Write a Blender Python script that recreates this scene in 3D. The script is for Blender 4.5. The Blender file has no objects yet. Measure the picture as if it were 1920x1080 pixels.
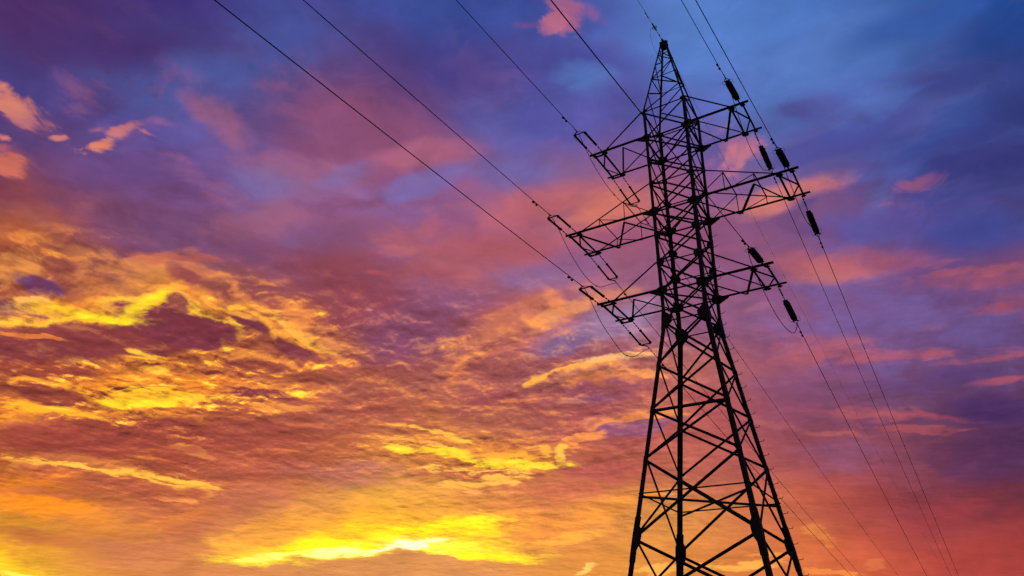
import bpy, bmesh, math, random
from mathutils import Vector, Matrix, Euler
random.seed(7)
S = bpy.context.scene
COL = S.collection

# ------------------------------------------------------------------ camera
GZ = 20.6                       # height of the tower's waist above the ground
cam_d = bpy.data.cameras.new('camera')
cam = bpy.data.objects.new('camera', cam_d); COL.objects.link(cam)
cam_d.sensor_width = 36.0
cam_d.lens = 36.0*1385.62/1920.0
cam_d.clip_start = 0.1; cam_d.clip_end = 20000.0
cam.location = (12.709, -40.662, GZ-19.032)
def view_matrix(rx, ry, rz):
    return Matrix.Rotation(rz, 3, 'Z') @ Matrix.Rotation(rx, 3, 'X') @ Matrix.Rotation(ry, 3, 'Y')
VM = view_matrix(0.478232, -0.0208494, 0.567037)
right, fwd, up = VM.col[0], VM.col[1], VM.col[2]
M = Matrix((right, up, -fwd)).transposed()
cam.rotation_euler = M.to_euler()
S.camera = cam
S.render.resolution_x, S.render.resolution_y = 1024, 576
S.view_settings.view_transform = 'Standard'
S.view_settings.look = 'None'
S.view_settings.exposure = 0.0
S.view_settings.gamma = 1.0
S.cycles.max_bounces = 2
S.cycles.use_adaptive_sampling = True
S.cycles.adaptive_threshold = 0.03
S.cycles.adaptive_min_samples = 8

# ------------------------------------------------------------------ sky
def lin(c):
    o = []
    for v in c:
        v = max(0.0, v)/255.0
        o.append(v/12.92 if v <= 0.04045 else ((v+0.055)/1.055)**2.4)
    return (o[0], o[1], o[2], 1.0)

world = bpy.data.worlds.new('World'); S.world = world
world.use_nodes = True
NT = world.node_tree; NT.nodes.clear()
ND, LK = NT.nodes, NT.links
def node(t, **kw):
    n = ND.new(t)
    for k, v in kw.items(): setattr(n, k, v)
    return n
def put(sock, v):
    if isinstance(v, bpy.types.NodeSocket): LK.new(v, sock)
    else: sock.default_value = v
def math_(op, a, b=0.0, c=0.0, clamp=False):
    n = node('ShaderNodeMath', operation=op, use_clamp=clamp)
    put(n.inputs[0], a); put(n.inputs[1], b); put(n.inputs[2], c)
    return n.outputs[0]
def vmath(op, a, b=None, scale=None):
    n = node('ShaderNodeVectorMath', operation=op)
    put(n.inputs[0], a)
    if b is not None: put(n.inputs[1], b)
    if scale is not None: put(n.inputs['Scale'], scale)
    return n.outputs['Value'] if op in ('DOT_PRODUCT', 'LENGTH') else n.outputs[0]
def mixc(fac, a, b, blend='MIX'):
    n = node('ShaderNodeMix', data_type='RGBA', blend_type=blend, clamp_factor=True)
    put(n.inputs[0], fac); put(n.inputs[6], a); put(n.inputs[7], b)
    return n.outputs[2]
def noise(vec, scale, detail=6.0, rough=0.55, distortion=0.0, color=False):
    n = node('ShaderNodeTexNoise', noise_dimensions='3D', normalize=True)
    put(n.inputs['Vector'], vec); n.inputs['Scale'].default_value = scale
    n.inputs['Detail'].default_value = detail; n.inputs['Roughness'].default_value = rough
    n.inputs['Distortion'].default_value = distortion
    return n.outputs['Color' if color else 'Fac']

SUN_AZ, SUN_EL = math.radians(-47.0), math.radians(2.0)
DIR = vmath('NORMALIZE', node('ShaderNodeTexCoord').outputs['Generated'])
sep = node('ShaderNodeSeparateXYZ'); put(sep.inputs[0], DIR)
dz = math_('MAXIMUM', sep.outputs[2], 0.0)
inv = math_('DIVIDE', 1.0, math_('ADD', dz, 0.10))
comb = node('ShaderNodeCombineXYZ')
put(comb.inputs[0], math_('MULTIPLY', sep.outputs[0], inv)); put(comb.inputs[1], math_('MULTIPLY', sep.outputs[1], inv))
comb.inputs[2].default_value = 3.7
LAYER = comb.outputs[0]                     # the flat cloud deck seen in perspective
# azimuth and elevation of the view direction
AZ = math_('ARCTAN2', sep.outputs[0], sep.outputs[1])       # 0 along +Y, negative towards -X
EL = math_('ARCSINE', sep.outputs[2])

def smooth_noise_vec(vec, scale, detail, rough):
    return vmath('SUBTRACT', noise(vec, scale, detail, rough, color=True), (0.5, 0.5, 0.5))
W_SOFT = smooth_noise_vec(DIR, 5.0, 3.0, 0.55)
W_FINE = smooth_noise_vec(LAYER, 5.5, 6.0, 0.54)
stretch = vmath('MULTIPLY', DIR, (1.0, 1.0, 1.9))
F_EDGE = math_('SUBTRACT', noise(stretch, 15.0, 7.0, 0.60, 0.5), 0.5)      # ragged cloud edges
F_DECK = math_('SUBTRACT', noise(LAYER, 3.4, 7.0, 0.60, 0.2), 0.5)
D_SOFT = vmath('ADD', DIR, vmath('SCALE', W_SOFT, scale=0.10))
D_FINE = vmath('ADD', DIR, vmath('ADD', vmath('SCALE', W_SOFT, scale=0.022), vmath('SCALE', W_FINE, scale=0.030)))

# broad colour of the dusk sky by azimuth and elevation
sp = node('ShaderNodeSeparateXYZ'); put(sp.inputs[0], D_SOFT)
A2 = math_('ARCTAN2', sp.outputs[0], sp.outputs[1]); E2 = math_('ARCSINE', math_('MINIMUM', sp.outputs[2], 1.0))
AZ0, AZ1, EL0, ELSTEP = math.radians(-84), math.radians(18), math.radians(0), math.radians(3.4)
ROWS = [
 [(245, 190, 60), (245, 190, 60), (245, 190, 60), (245, 190, 60), (245, 190, 60), (245, 190, 60), (245, 190, 60), (240, 173, 59), (230, 149, 66), (220, 130, 80), (223, 138, 81), (225, 146, 81), (225, 145, 85), (225, 145, 84), (225, 145, 80), (227, 148, 78), (231, 150, 74), (234, 151, 68), (234, 149, 64), (227, 143, 65), (223, 133, 65), (220, 120, 65), (218, 107, 65), (210, 94, 65), (196, 80, 65), (179, 68, 61), (175, 65, 60), (175, 65, 60), (175, 65, 60), (175, 65, 60), (175, 65, 60), (175, 65, 60)],
 [(244, 186, 57), (245, 189, 59), (245, 190, 60), (245, 190, 60), (245, 190, 60), (245, 190, 60), (244, 188, 60), (237, 166, 59), (227, 143, 70), (220, 130, 81), (224, 141, 80), (225, 146, 82), (225, 145, 85), (225, 145, 83), (225, 145, 80), (228, 148, 78), (231, 150, 74), (234, 151, 68), (234, 149, 64), (227, 143, 65), (223, 134, 65), (220, 122, 65), (218, 110, 65), (213, 97, 65), (199, 83, 65), (183, 71, 62), (175, 65, 60), (175, 65, 60), (175, 65, 60), (175, 65, 60), (175, 65, 60), (175, 65, 60)],
 [(213, 122, 46), (226, 137, 42), (234, 148, 40), (238, 156, 40), (241, 162, 42), (242, 167, 44), (240, 165, 49), (231, 148, 60), (219, 131, 73), (216, 127, 81), (222, 140, 81), (226, 147, 81), (228, 149, 82), (228, 150, 81), (228, 149, 78), (228, 148, 77), (230, 148, 74), (234, 150, 68), (234, 149, 65), (228, 145, 65), (223, 136, 66), (220, 123, 66), (216, 110, 66), (210, 96, 65), (194, 82, 66), (177, 70, 64), (162, 62, 60), (159, 61, 60), (155, 60, 60), (151, 59, 60), (145, 57, 60), (138, 56, 60)],
 [(172, 81, 58), (171, 77, 60), (174, 79, 60), (180, 86, 58), (189, 95, 55), (199, 106, 51), (201, 110, 54), (200, 108, 62), (198, 106, 69), (201, 111, 75), (211, 124, 78), (224, 143, 74), (235, 160, 70), (240, 170, 69), (240, 168, 71), (231, 145, 74), (226, 131, 75), (226, 137, 71), (227, 144, 70), (228, 149, 73), (224, 142, 75), (212, 120, 75), (197, 99, 73), (180, 80, 71), (155, 66, 70), (131, 57, 69), (113, 51, 66), (107, 49, 67), (102, 48, 70), (96, 47, 73), (90, 46, 77), (84, 46, 81)],
 [(165, 83, 61), (171, 88, 57), (175, 90, 55), (175, 88, 56), (173, 84, 57), (172, 80, 59), (174, 84, 59), (171, 81, 59), (174, 79, 60), (178, 82, 60), (183, 88, 61), (188, 97, 67), (196, 110, 70), (210, 127, 69), (217, 135, 70), (211, 126, 75), (204, 114, 78), (198, 106, 76), (194, 101, 76), (193, 102, 80), (190, 100, 84), (184, 93, 86), (171, 85, 86), (152, 75, 83), (130, 66, 83), (108, 58, 83), (86, 49, 85), (79, 47, 87), (80, 48, 89), (82, 51, 91), (86, 53, 93), (90, 57, 96)],
 [(179, 96, 62), (164, 84, 65), (160, 80, 65), (162, 82, 62), (167, 85, 59), (174, 91, 57), (192, 107, 55), (189, 104, 57), (178, 92, 60), (178, 90, 62), (179, 90, 63), (180, 88, 64), (183, 92, 68), (190, 102, 70), (192, 108, 74), (188, 105, 81), (182, 99, 85), (173, 88, 86), (170, 82, 86), (178, 86, 86), (182, 90, 87), (173, 86, 92), (158, 81, 96), (139, 76, 101), (120, 72, 104), (104, 67, 107), (95, 61, 103), (92, 59, 99), (95, 61, 102), (97, 64, 107), (100, 68, 113), (104, 71, 119)],
 [(168, 87, 61), (188, 103, 60), (188, 103, 60), (178, 95, 62), (167, 86, 64), (148, 71, 66), (146, 70, 63), (180, 99, 57), (192, 108, 58), (186, 102, 63), (180, 95, 66), (175, 88, 66), (172, 87, 71), (169, 90, 80), (169, 92, 85), (171, 91, 87), (169, 90, 91), (161, 89, 99), (161, 92, 102), (178, 101, 97), (186, 105, 95), (172, 95, 101), (153, 85, 110), (135, 80, 117), (120, 77, 123), (111, 76, 125), (105, 74, 123), (103, 71, 118), (106, 72, 120), (110, 73, 120), (115, 73, 118), (117, 73, 115)],
 [(108, 57, 87), (132, 61, 69), (157, 77, 63), (177, 94, 61), (188, 104, 61), (164, 86, 76), (145, 74, 83), (159, 91, 80), (174, 102, 75), (175, 99, 75), (168, 90, 75), (155, 78, 77), (142, 73, 88), (132, 74, 104), (142, 81, 102), (170, 92, 85), (184, 101, 84), (177, 106, 108), (168, 108, 127), (162, 104, 129), (154, 97, 127), (150, 93, 128), (145, 90, 130), (135, 85, 130), (126, 80, 129), (115, 78, 130), (107, 75, 129), (114, 73, 119), (117, 72, 115), (111, 71, 116), (95, 70, 121), (72, 67, 128)],
 [(71, 60, 125), (82, 59, 112), (103, 57, 92), (123, 58, 74), (136, 67, 77), (134, 77, 105), (127, 76, 114), (120, 74, 117), (121, 74, 116), (128, 76, 111), (140, 75, 98), (149, 73, 88), (148, 74, 92), (144, 77, 104), (152, 82, 104), (174, 91, 92), (183, 98, 92), (175, 101, 112), (164, 101, 128), (156, 95, 127), (148, 89, 123), (142, 86, 123), (134, 84, 126), (131, 82, 124), (131, 80, 120), (115, 76, 125), (94, 72, 134), (88, 70, 129), (76, 68, 127), (62, 65, 130), (55, 62, 128), (55, 58, 120)],
 [(75, 60, 124), (72, 61, 127), (71, 60, 125), (78, 60, 117), (97, 68, 122), (107, 77, 138), (107, 78, 139), (112, 81, 140), (121, 86, 143), (128, 89, 141), (138, 87, 131), (149, 85, 118), (153, 84, 112), (157, 86, 112), (163, 88, 110), (171, 89, 108), (173, 90, 110), (168, 91, 115), (162, 91, 119), (159, 89, 117), (153, 86, 116), (144, 84, 120), (134, 84, 126), (129, 84, 127), (123, 81, 127), (104, 78, 136), (77, 76, 150), (61, 71, 144), (55, 60, 123), (55, 56, 117), (54, 55, 115), (51, 56, 118)],
 [(78, 51, 102), (76, 56, 115), (75, 60, 125), (74, 62, 128), (83, 72, 140), (93, 81, 152), (92, 81, 152), (100, 80, 145), (116, 85, 141), (129, 92, 144), (140, 98, 149), (144, 99, 150), (140, 95, 148), (137, 91, 145), (143, 91, 138), (155, 93, 130), (165, 96, 124), (177, 102, 120), (182, 104, 118), (173, 99, 121), (155, 92, 128), (143, 89, 133), (131, 92, 138), (118, 92, 144), (101, 87, 147), (82, 83, 153), (66, 82, 158), (58, 75, 148), (54, 60, 122), (50, 57, 119), (46, 59, 124), (39, 63, 131)],
 [(78, 50, 100), (78, 50, 100), (78, 51, 103), (74, 56, 115), (73, 65, 126), (77, 78, 142), (80, 85, 152), (88, 82, 145), (101, 76, 130), (116, 74, 120), (129, 76, 117), (135, 80, 121), (131, 82, 129), (124, 83, 136), (120, 86, 142), (118, 89, 145), (122, 92, 145), (131, 94, 141), (136, 94, 139), (129, 90, 143), (118, 88, 151), (108, 90, 159), (97, 99, 168), (87, 105, 174), (78, 101, 175), (72, 97, 172), (69, 94, 165), (65, 84, 150), (52, 70, 135), (37, 64, 133), (29, 68, 141), (25, 70, 145)],
 [(78, 50, 100), (78, 50, 100), (77, 50, 101), (71, 50, 106), (68, 51, 113), (68, 60, 128), (71, 74, 142), (74, 81, 148), (79, 80, 145), (90, 76, 135), (102, 72, 124), (107, 70, 120), (105, 70, 123), (101, 72, 130), (94, 76, 139), (86, 80, 150), (83, 82, 157), (87, 84, 159), (91, 86, 161), (92, 91, 167), (92, 98, 176), (91, 107, 184), (89, 117, 191), (88, 121, 193), (86, 120, 191), (81, 115, 185), (73, 104, 174), (58, 90, 160), (39, 79, 152), (27, 71, 146), (25, 70, 145), (25, 70, 145)],
 [(78, 50, 100), (78, 50, 100), (74, 50, 103), (69, 50, 109), (67, 50, 116), (66, 50, 123), (66, 51, 127), (66, 56, 129), (69, 65, 135), (74, 71, 140), (79, 72, 138), (78, 69, 136), (74, 67, 136), (73, 65, 137), (74, 66, 138), (77, 70, 142), (79, 75, 149), (82, 84, 158), (84, 93, 168), (85, 104, 179), (86, 117, 191), (87, 125, 198), (86, 126, 199), (83, 122, 195), (78, 117, 191), (74, 112, 186), (67, 105, 179), (55, 94, 168), (42, 83, 158), (31, 74, 149), (25, 70, 145), (25, 70, 145)],
 [(78, 50, 100), (76, 50, 101), (71, 50, 106), (67, 50, 112), (66, 49, 120), (66, 50, 125), (66, 53, 127), (66, 56, 129), (67, 62, 134), (69, 69, 143), (70, 75, 150), (67, 78, 153), (63, 79, 154), (60, 78, 153), (59, 75, 150), (59, 74, 148), (61, 75, 150), (66, 79, 154), (71, 85, 160), (76, 95, 169), (82, 111, 182), (85, 122, 192), (83, 123, 194), (78, 118, 192), (75, 115, 189), (74, 113, 187), (70, 108, 182), (60, 99, 173), (48, 87, 162), (37, 79, 154), (27, 71, 146), (25, 70, 145)],
 [(77, 50, 100), (72, 50, 105), (68, 50, 110), (66, 50, 117), (66, 50, 123), (66, 51, 127), (66, 54, 128), (66, 58, 130), (68, 65, 138), (70, 72, 146), (69, 76, 151), (66, 79, 154), (62, 80, 155), (59, 80, 155), (56, 77, 152), (55, 75, 150), (57, 76, 151), (62, 78, 153), (68, 82, 158), (74, 92, 167), (80, 108, 180), (85, 121, 191), (84, 123, 194), (80, 120, 192), (76, 116, 190), (74, 114, 188), (72, 110, 184), (66, 104, 178), (54, 93, 168), (43, 83, 158), (33, 75, 150), (25, 70, 145)],
]

ufac = math_('MULTIPLY_ADD', A2, 1.0/(AZ1-AZ0), -AZ0/(AZ1-AZ0), clamp=True)
prev = None
for i, row in enumerate(ROWS):
    r = node('ShaderNodeValToRGB'); cr = r.color_ramp; cr.interpolation = 'B_SPLINE'
    for j, hx in enumerate(row):
        p = j/(len(row)-1)
        e = cr.elements[0] if j == 0 else (cr.elements[1] if j == 1 else cr.elements.new(p))
        e.position = p
    for j, hx in enumerate(row):
        cr.elements[j].color = lin(hx)
    put(r.inputs[0], ufac)
    if prev is None: prev = r.outputs[0]
    else:
        t = math_('MULTIPLY_ADD', E2, 1.0/ELSTEP, -(EL0+(i-1)*ELSTEP)/ELSTEP, clamp=True)
        mr = node('ShaderNodeMapRange', interpolation_type='SMOOTHSTEP'); put(mr.inputs[0], t)
        prev = mixc(mr.outputs[0], prev, r.outputs[0])
color = prev
# the rest of the dome, away from the glow: dim dusk from the Sky Texture
sky = node('ShaderNodeTexSky', sky_type='NISHITA'); sky.sun_disc = False
sky.sun_elevation = SUN_EL; sky.sun_rotation = SUN_AZ
dusk = mixc(1.0, mixc(1.0, sky.outputs[0], (0.05, 0.05, 0.05, 1), 'MULTIPLY'), (0.010, 0.012, 0.030, 1), 'ADD')
facing = vmath('DOT_PRODUCT', DIR, (-0.48, 0.78, 0.40))
mr = node('ShaderNodeMapRange', interpolation_type='SMOOTHSTEP'); put(mr.inputs[0], facing)
mr.inputs[1].default_value = 0.05; mr.inputs[2].default_value = 0.60
color = mixc(mr.outputs[0], dusk, color)

# cloud masses: each a soft or ragged patch at its own azimuth, elevation, size, roll
def patch(az, el, ra, re, roll, alpha, t, sharp, deck, edge, src):
    az, el = math.radians(az), math.radians(el)
    c = Vector((math.sin(az)*math.cos(el), math.cos(az)*math.cos(el), math.sin(el)))
    e = Vector((math.cos(az), -math.sin(az), 0)); u = e.cross(c); 
    q = math.radians(roll)
    e1 = e*math.cos(q)+u*math.sin(q); e2 = c.cross(e1)
    m = Matrix((e1, e2, c)).transposed()
    mp = node('ShaderNodeMapping', vector_type='TEXTURE')
    put(mp.inputs[0], src); mp.inputs[1].default_value = c; mp.inputs[2].default_value = m.to_euler()
    mp.inputs[3].default_value = (math.radians(ra), math.radians(re), 1.0)
    g = node('ShaderNodeTexGradient', gradient_type='SPHERICAL'); put(g.inputs[0], mp.outputs[0])
    f = g.outputs['Fac']
    if deck or edge:
        ns = math_('MULTIPLY_ADD', F_DECK, deck, math_('MULTIPLY', F_EDGE, edge))
        f = math_('MULTIPLY_ADD', math_('MULTIPLY', f, 3.5, clamp=True), ns, f)
    mr = node('ShaderNodeMapRange', interpolation_type='SMOOTHSTEP'); put(mr.inputs[0], f)
    mr.inputs[1].default_value = t; mr.inputs[2].default_value = t+1.0/sharp
    mr.inputs[4].default_value = alpha
    return mr.outputs[0]
PATCHES = [
 (-74.55, 38.09, 7.37, 3.81, 30.42, (78, 45, 100), 0.7, 0.0, 1.0, 0.4, 0.4, 0),
 (-67.61, 39.67, 7.4, 2.0, 30.64, (74, 46, 105), 0.7, 0.0, 1.0, 0.4, 0.4, 0),
 (-54.52, 44.02, 7.71, 3.34, -8.6, (70, 90, 165), 0.6, 0.0, 1.0, 0.4, 0.4, 0),
 (-61.1, 40.11, 4.44, 1.43, 15.41, (80, 95, 165), 0.6, 0.03, 1.3, 0.8, 0.9, 1),
 (-45.23, 42.22, 7.7, 4.59, -0.02, (86, 62, 120), 0.6, 0.0, 1.0, 0.4, 0.4, 0),
 (-38.47, 44.02, 6.23, 2.68, -14.07, (72, 62, 130), 0.7, 0.0, 1.0, 0.4, 0.4, 0),
 (-33.1, 47.6, 4.27, 2.19, 1.57, (62, 82, 160), 0.6, 0.0, 1.0, 0.4, 0.4, 0),
 (-24.72, 44.11, 6.68, 2.25, -13.85, (66, 70, 145), 0.7, 0.0, 1.0, 0.4, 0.4, 0),
 (-25.33, 43.01, 3.96, 1.71, -18.17, (88, 125, 195), 0.6, 0.03, 1.3, 0.8, 0.9, 1),
 (-22.24, 41.47, 5.11, 1.73, -5.66, (82, 78, 150), 0.6, 0.03, 1.3, 0.8, 0.9, 1),
 (-33.31, 38.81, 6.01, 2.82, -47.8, (95, 95, 170), 0.6, 0.0, 1.0, 0.4, 0.4, 0),
 (-46.09, 38.21, 10.06, 4.74, -10.46, (140, 78, 112), 0.75, 0.03, 1.3, 0.8, 0.9, 1),
 (-40.9, 37.19, 5.64, 1.59, 11.24, (172, 98, 122), 0.75, 0.03, 1.3, 0.8, 0.9, 1),
 (-52.06, 34.08, 5.64, 2.35, 2.14, (160, 98, 128), 0.6, 0.03, 1.3, 0.8, 0.9, 1),
 (-50.66, 38.68, 4.46, 1.56, -18.11, (138, 80, 122), 0.5, 0.03, 1.3, 0.8, 0.9, 1),
 (-32.72, 36.22, 4.9, 1.62, 1.31, (110, 100, 165), 0.7, 0.03, 1.3, 0.8, 0.9, 1),
 (-41.15, 34.96, 4.86, 1.4, 21.08, (115, 105, 170), 0.7, 0.03, 1.3, 0.8, 0.9, 1),
 (-54.59, 33.19, 4.07, 1.73, 13.78, (112, 105, 165), 0.6, 0.03, 1.3, 0.8, 0.9, 1),
 (-48.41, 34.69, 3.54, 1.17, 30.47, (120, 108, 168), 0.5, 0.03, 1.3, 0.8, 0.9, 1),
 (-59.11, 36.64, 3.28, 1.69, -27.56, (160, 95, 120), 0.6, 0.03, 1.3, 0.8, 0.9, 1),
 (-61.55, 37.32, 2.0, 1.11, -24.01, (150, 88, 120), 0.6, 0.1, 1.0, 1.6, 2.2, 1),
 (-55.4, 40.05, 2.5, 0.9, 0.98, (140, 85, 125), 0.7, 0.1, 1.0, 1.6, 2.2, 1),
 (-62.84, 34.65, 3.7, 1.45, 19.7, (95, 85, 155), 0.6, 0.03, 1.3, 0.8, 0.9, 1),
 (-65.96, 30.64, 5.41, 2.14, 19.97, (108, 74, 130), 0.7, 0.03, 1.3, 0.8, 0.9, 1),
 (-60.46, 27.94, 6.83, 2.25, 9.79, (115, 75, 115), 0.6, 0.03, 1.3, 0.8, 0.9, 1),
 (-48.52, 30.04, 5.86, 1.99, 19.65, (120, 80, 120), 0.6, 0.03, 1.3, 0.8, 0.9, 1),
 (-54.73, 29.98, 5.59, 1.92, 28.46, (160, 95, 115), 0.6, 0.03, 1.3, 0.8, 0.9, 1),
 (-53.65, 25.01, 4.1, 1.94, -10.49, (140, 70, 80), 0.6, 0.03, 1.3, 0.8, 0.9, 1),
 (-47.15, 27.17, 5.11, 3.63, 8.04, (138, 68, 78), 0.7, 0.03, 1.3, 0.8, 0.9, 1),
 (-41.37, 23.67, 8.89, 3.06, 25.01, (140, 78, 108), 0.8, 0.03, 1.3, 0.8, 0.9, 1),
 (-37.3, 29.71, 9.87, 2.06, 15.6, (170, 88, 95), 0.7, 0.03, 1.3, 0.8, 0.9, 1),
 (-30.63, 28.25, 5.37, 1.65, 5.32, (135, 100, 145), 0.8, 0.03, 1.3, 0.8, 0.9, 1),
 (-36.16, 26.46, 5.77, 1.65, 12.85, (135, 85, 125), 0.6, 0.03, 1.3, 0.8, 0.9, 1),
 (-26.86, 29.45, 4.51, 1.44, 3.44, (140, 95, 140), 0.7, 0.03, 1.3, 0.8, 0.9, 1),
 (-29.68, 34.01, 6.96, 2.04, 9.57, (190, 98, 100), 0.6, 0.03, 1.3, 0.8, 0.9, 1),
 (-23.33, 33.4, 4.82, 2.03, 11.23, (215, 120, 95), 0.7, 0.03, 1.3, 0.8, 0.9, 1),
 (-26.1, 24.08, 6.96, 1.64, 16.61, (150, 115, 150), 0.9, 0.12, 2.0, 1.0, 1.9, 1),
 (-22.06, 24.75, 3.63, 1.62, 11.95, (160, 125, 160), 0.8, 0.03, 1.3, 0.8, 0.9, 1),
 (-27.92, 22.88, 3.69, 1.02, 11.39, (130, 95, 135), 0.8, 0.12, 2.0, 1.0, 1.9, 1),
 (-4.8, 37.84, 3.14, 1.63, -21.79, (82, 82, 150), 0.7, 0.03, 1.3, 0.8, 0.9, 1),
 (-1.54, 35.51, 5.54, 2.2, -1.38, (75, 78, 150), 0.7, 0.03, 1.3, 0.8, 0.9, 1),
 (6.09, 36.84, 6.32, 2.05, -6.92, (62, 68, 135), 0.7, 0.03, 1.3, 0.8, 0.9, 1),
 (8.66, 37.67, 4.27, 1.94, -26.77, (42, 70, 140), 0.6, 0.03, 1.3, 0.8, 0.9, 1),
 (3.69, 41.31, 6.51, 1.55, -2.26, (50, 85, 160), 0.7, 0.03, 1.3, 0.8, 0.9, 1),
 (3.85, 32.47, 4.78, 2.11, 3.11, (60, 58, 125), 0.7, 0.03, 1.3, 0.8, 0.9, 1),
 (-6.68, 35.58, 3.54, 1.87, -14.46, (90, 85, 155), 0.5, 0.03, 1.3, 0.8, 0.9, 1),
 (-1.55, 32.49, 4.26, 1.29, -5.43, (85, 100, 175), 0.5, 0.03, 1.3, 0.8, 0.9, 1),
 (4.46, 27.52, 4.39, 2.09, -11.84, (62, 72, 145), 0.7, 0.03, 1.3, 0.8, 0.9, 1),
 (-2.48, 28.9, 5.63, 2.22, -8.71, (82, 80, 155), 0.7, 0.03, 1.3, 0.8, 0.9, 1),
 (-11.94, 36.64, 3.14, 2.32, -1.04, (180, 108, 140), 0.85, 0.2, 1.7, 0.9, 3.4, 1),
 (-11.78, 36.22, 1.86, 1.23, -11.36, (205, 125, 135), 0.6, 0.2, 1.7, 0.9, 3.4, 1),
 (-8.19, 32.7, 6.07, 1.23, 2.51, (208, 120, 112), 0.85, 0.03, 1.3, 0.8, 0.9, 1),
 (-4.83, 32.49, 3.1, 0.9, -9.02, (195, 108, 115), 0.5, 0.1, 1.0, 1.6, 2.2, 1),
 (0.43, 31.14, 4.12, 0.8, 3.27, (158, 90, 128), 0.8, 0.2, 1.7, 0.9, 3.4, 1),
 (-10.09, 31.93, 3.29, 1.17, -0.47, (215, 125, 110), 0.7, 0.03, 1.3, 0.8, 0.9, 1),
 (-6.55, 26.56, 4.54, 1.37, -6.62, (200, 112, 106), 0.75, 0.03, 1.3, 0.8, 0.9, 1),
 (-9.14, 27.85, 2.9, 1.16, -10.12, (180, 95, 105), 0.6, 0.03, 1.3, 0.8, 0.9, 1),
 (-3.01, 26.73, 5.65, 1.3, -7.37, (170, 88, 105), 0.6, 0.03, 1.3, 0.8, 0.9, 1),
 (3.46, 24.15, 5.89, 0.91, -9.19, (158, 82, 102), 0.6, 0.1, 1.0, 1.6, 2.2, 1),
 (4.78, 21.98, 3.43, 0.75, -2.46, (165, 78, 90), 0.6, 0.1, 1.0, 1.6, 2.2, 1),
 (-3.93, 22.74, 7.67, 1.48, -5.0, (112, 88, 145), 0.7, 0.03, 1.3, 0.8, 0.9, 1),
 (-12.99, 24.81, 2.25, 0.47, -1.96, (175, 112, 135), 0.5, 0.1, 1.0, 1.6, 2.2, 1),
 (2.82, 20.71, 3.51, 1.56, -12.65, (98, 78, 135), 0.6, 0.03, 1.3, 0.8, 0.9, 1),
 (-4.42, 20.49, 10.99, 0.74, -5.93, (182, 90, 98), 0.75, 0.1, 1.0, 1.6, 2.2, 1),
 (2.39, 19.1, 3.85, 0.44, -0.93, (182, 86, 92), 0.7, 0.1, 1.0, 1.6, 2.2, 1),
 (0.52, 18.13, 3.34, 0.9, -4.29, (88, 60, 115), 0.7, 0.03, 1.3, 0.8, 0.9, 1),
 (2.29, 17.58, 3.82, 0.37, -1.11, (176, 84, 92), 0.65, 0.1, 1.0, 1.6, 2.2, 1),
 (1.79, 15.66, 3.47, 1.53, -9.02, (78, 48, 98), 0.8, 0.03, 1.3, 0.8, 0.9, 1),
 (-6.64, 16.7, 6.73, 0.66, -8.8, (178, 88, 92), 0.7, 0.1, 1.0, 1.6, 2.2, 1),
 (-1.05, 15.72, 3.64, 0.42, -13.77, (180, 80, 85), 0.7, 0.1, 1.0, 1.6, 2.2, 1),
 (-9.92, 19.01, 5.7, 1.52, -6.44, (130, 80, 118), 0.6, 0.03, 1.3, 0.8, 0.9, 1),
 (-10.91, 17.58, 5.38, 4.16, -5.55, (140, 78, 106), 0.55, 0.0, 1.0, 0.4, 0.4, 0),
 (-8.57, 14.03, 5.13, 1.46, -4.87, (140, 82, 115), 0.6, 0.03, 1.3, 0.8, 0.9, 1),
 (-9.02, 15.54, 4.14, 0.59, -10.7, (185, 98, 100), 0.6, 0.12, 2.0, 1.0, 1.9, 1),
 (1.03, 12.71, 4.6, 2.0, -6.91, (84, 48, 88), 0.7, 0.03, 1.3, 0.8, 0.9, 1),
 (-2.15, 9.69, 4.94, 1.3, 6.37, (170, 65, 65), 0.5, 0.0, 1.0, 0.4, 0.4, 0),
 (-70.66, 24.68, 1.7, 2.05, 19.61, (175, 85, 65), 0.6, 0.03, 1.3, 0.8, 0.9, 1),
 (-70.05, 22.89, 2.13, 2.05, 18.09, (228, 145, 75), 0.8, 0.12, 2.0, 1.0, 1.9, 1),
 (-66.32, 24.89, 3.72, 1.42, -0.2, (205, 125, 70), 0.6, 0.12, 2.0, 1.0, 1.9, 1),
 (-68.13, 21.99, 2.4, 0.89, -6.93, (105, 65, 120), 0.9, 0.14, 4.0, 0.5, 1.4, 1),
 (-67.95, 20.42, 4.4, 0.83, 5.9, (100, 62, 115), 0.95, 0.03, 1.3, 0.8, 0.9, 1),
 (-67.36, 21.66, 1.83, 0.55, -7.35, (190, 115, 85), 0.5, 0.12, 2.0, 1.0, 1.9, 1),
 (-65.03, 22.99, 2.84, 1.6, -1.77, (205, 120, 68), 0.8, 0.03, 1.3, 0.8, 0.9, 1),
 (-61.39, 24.25, 3.69, 2.04, 25.21, (222, 138, 66), 0.8, 0.03, 1.3, 0.8, 0.9, 1),
 (-63.43, 24.9, 3.91, 0.73, 24.52, (215, 130, 75), 0.7, 0.12, 2.0, 1.0, 1.9, 1),
 (-59.96, 26.12, 4.11, 0.53, 5.42, (190, 95, 78), 0.6, 0.12, 2.0, 1.0, 1.9, 1),
 (-59.08, 24.95, 1.82, 1.44, -39.44, (155, 72, 76), 0.8, 0.12, 2.0, 1.0, 1.9, 1),
 (-55.54, 24.28, 4.02, 1.37, -12.14, (148, 68, 76), 0.85, 0.12, 2.0, 1.0, 1.9, 1),
 (-60.06, 26.48, 2.06, 0.45, 14.42, (200, 110, 80), 0.6, 0.1, 1.0, 1.6, 2.2, 1),
 (-57.43, 25.49, 3.57, 0.46, -8.91, (215, 125, 85), 0.7, 0.12, 2.0, 1.0, 1.9, 1),
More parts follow.
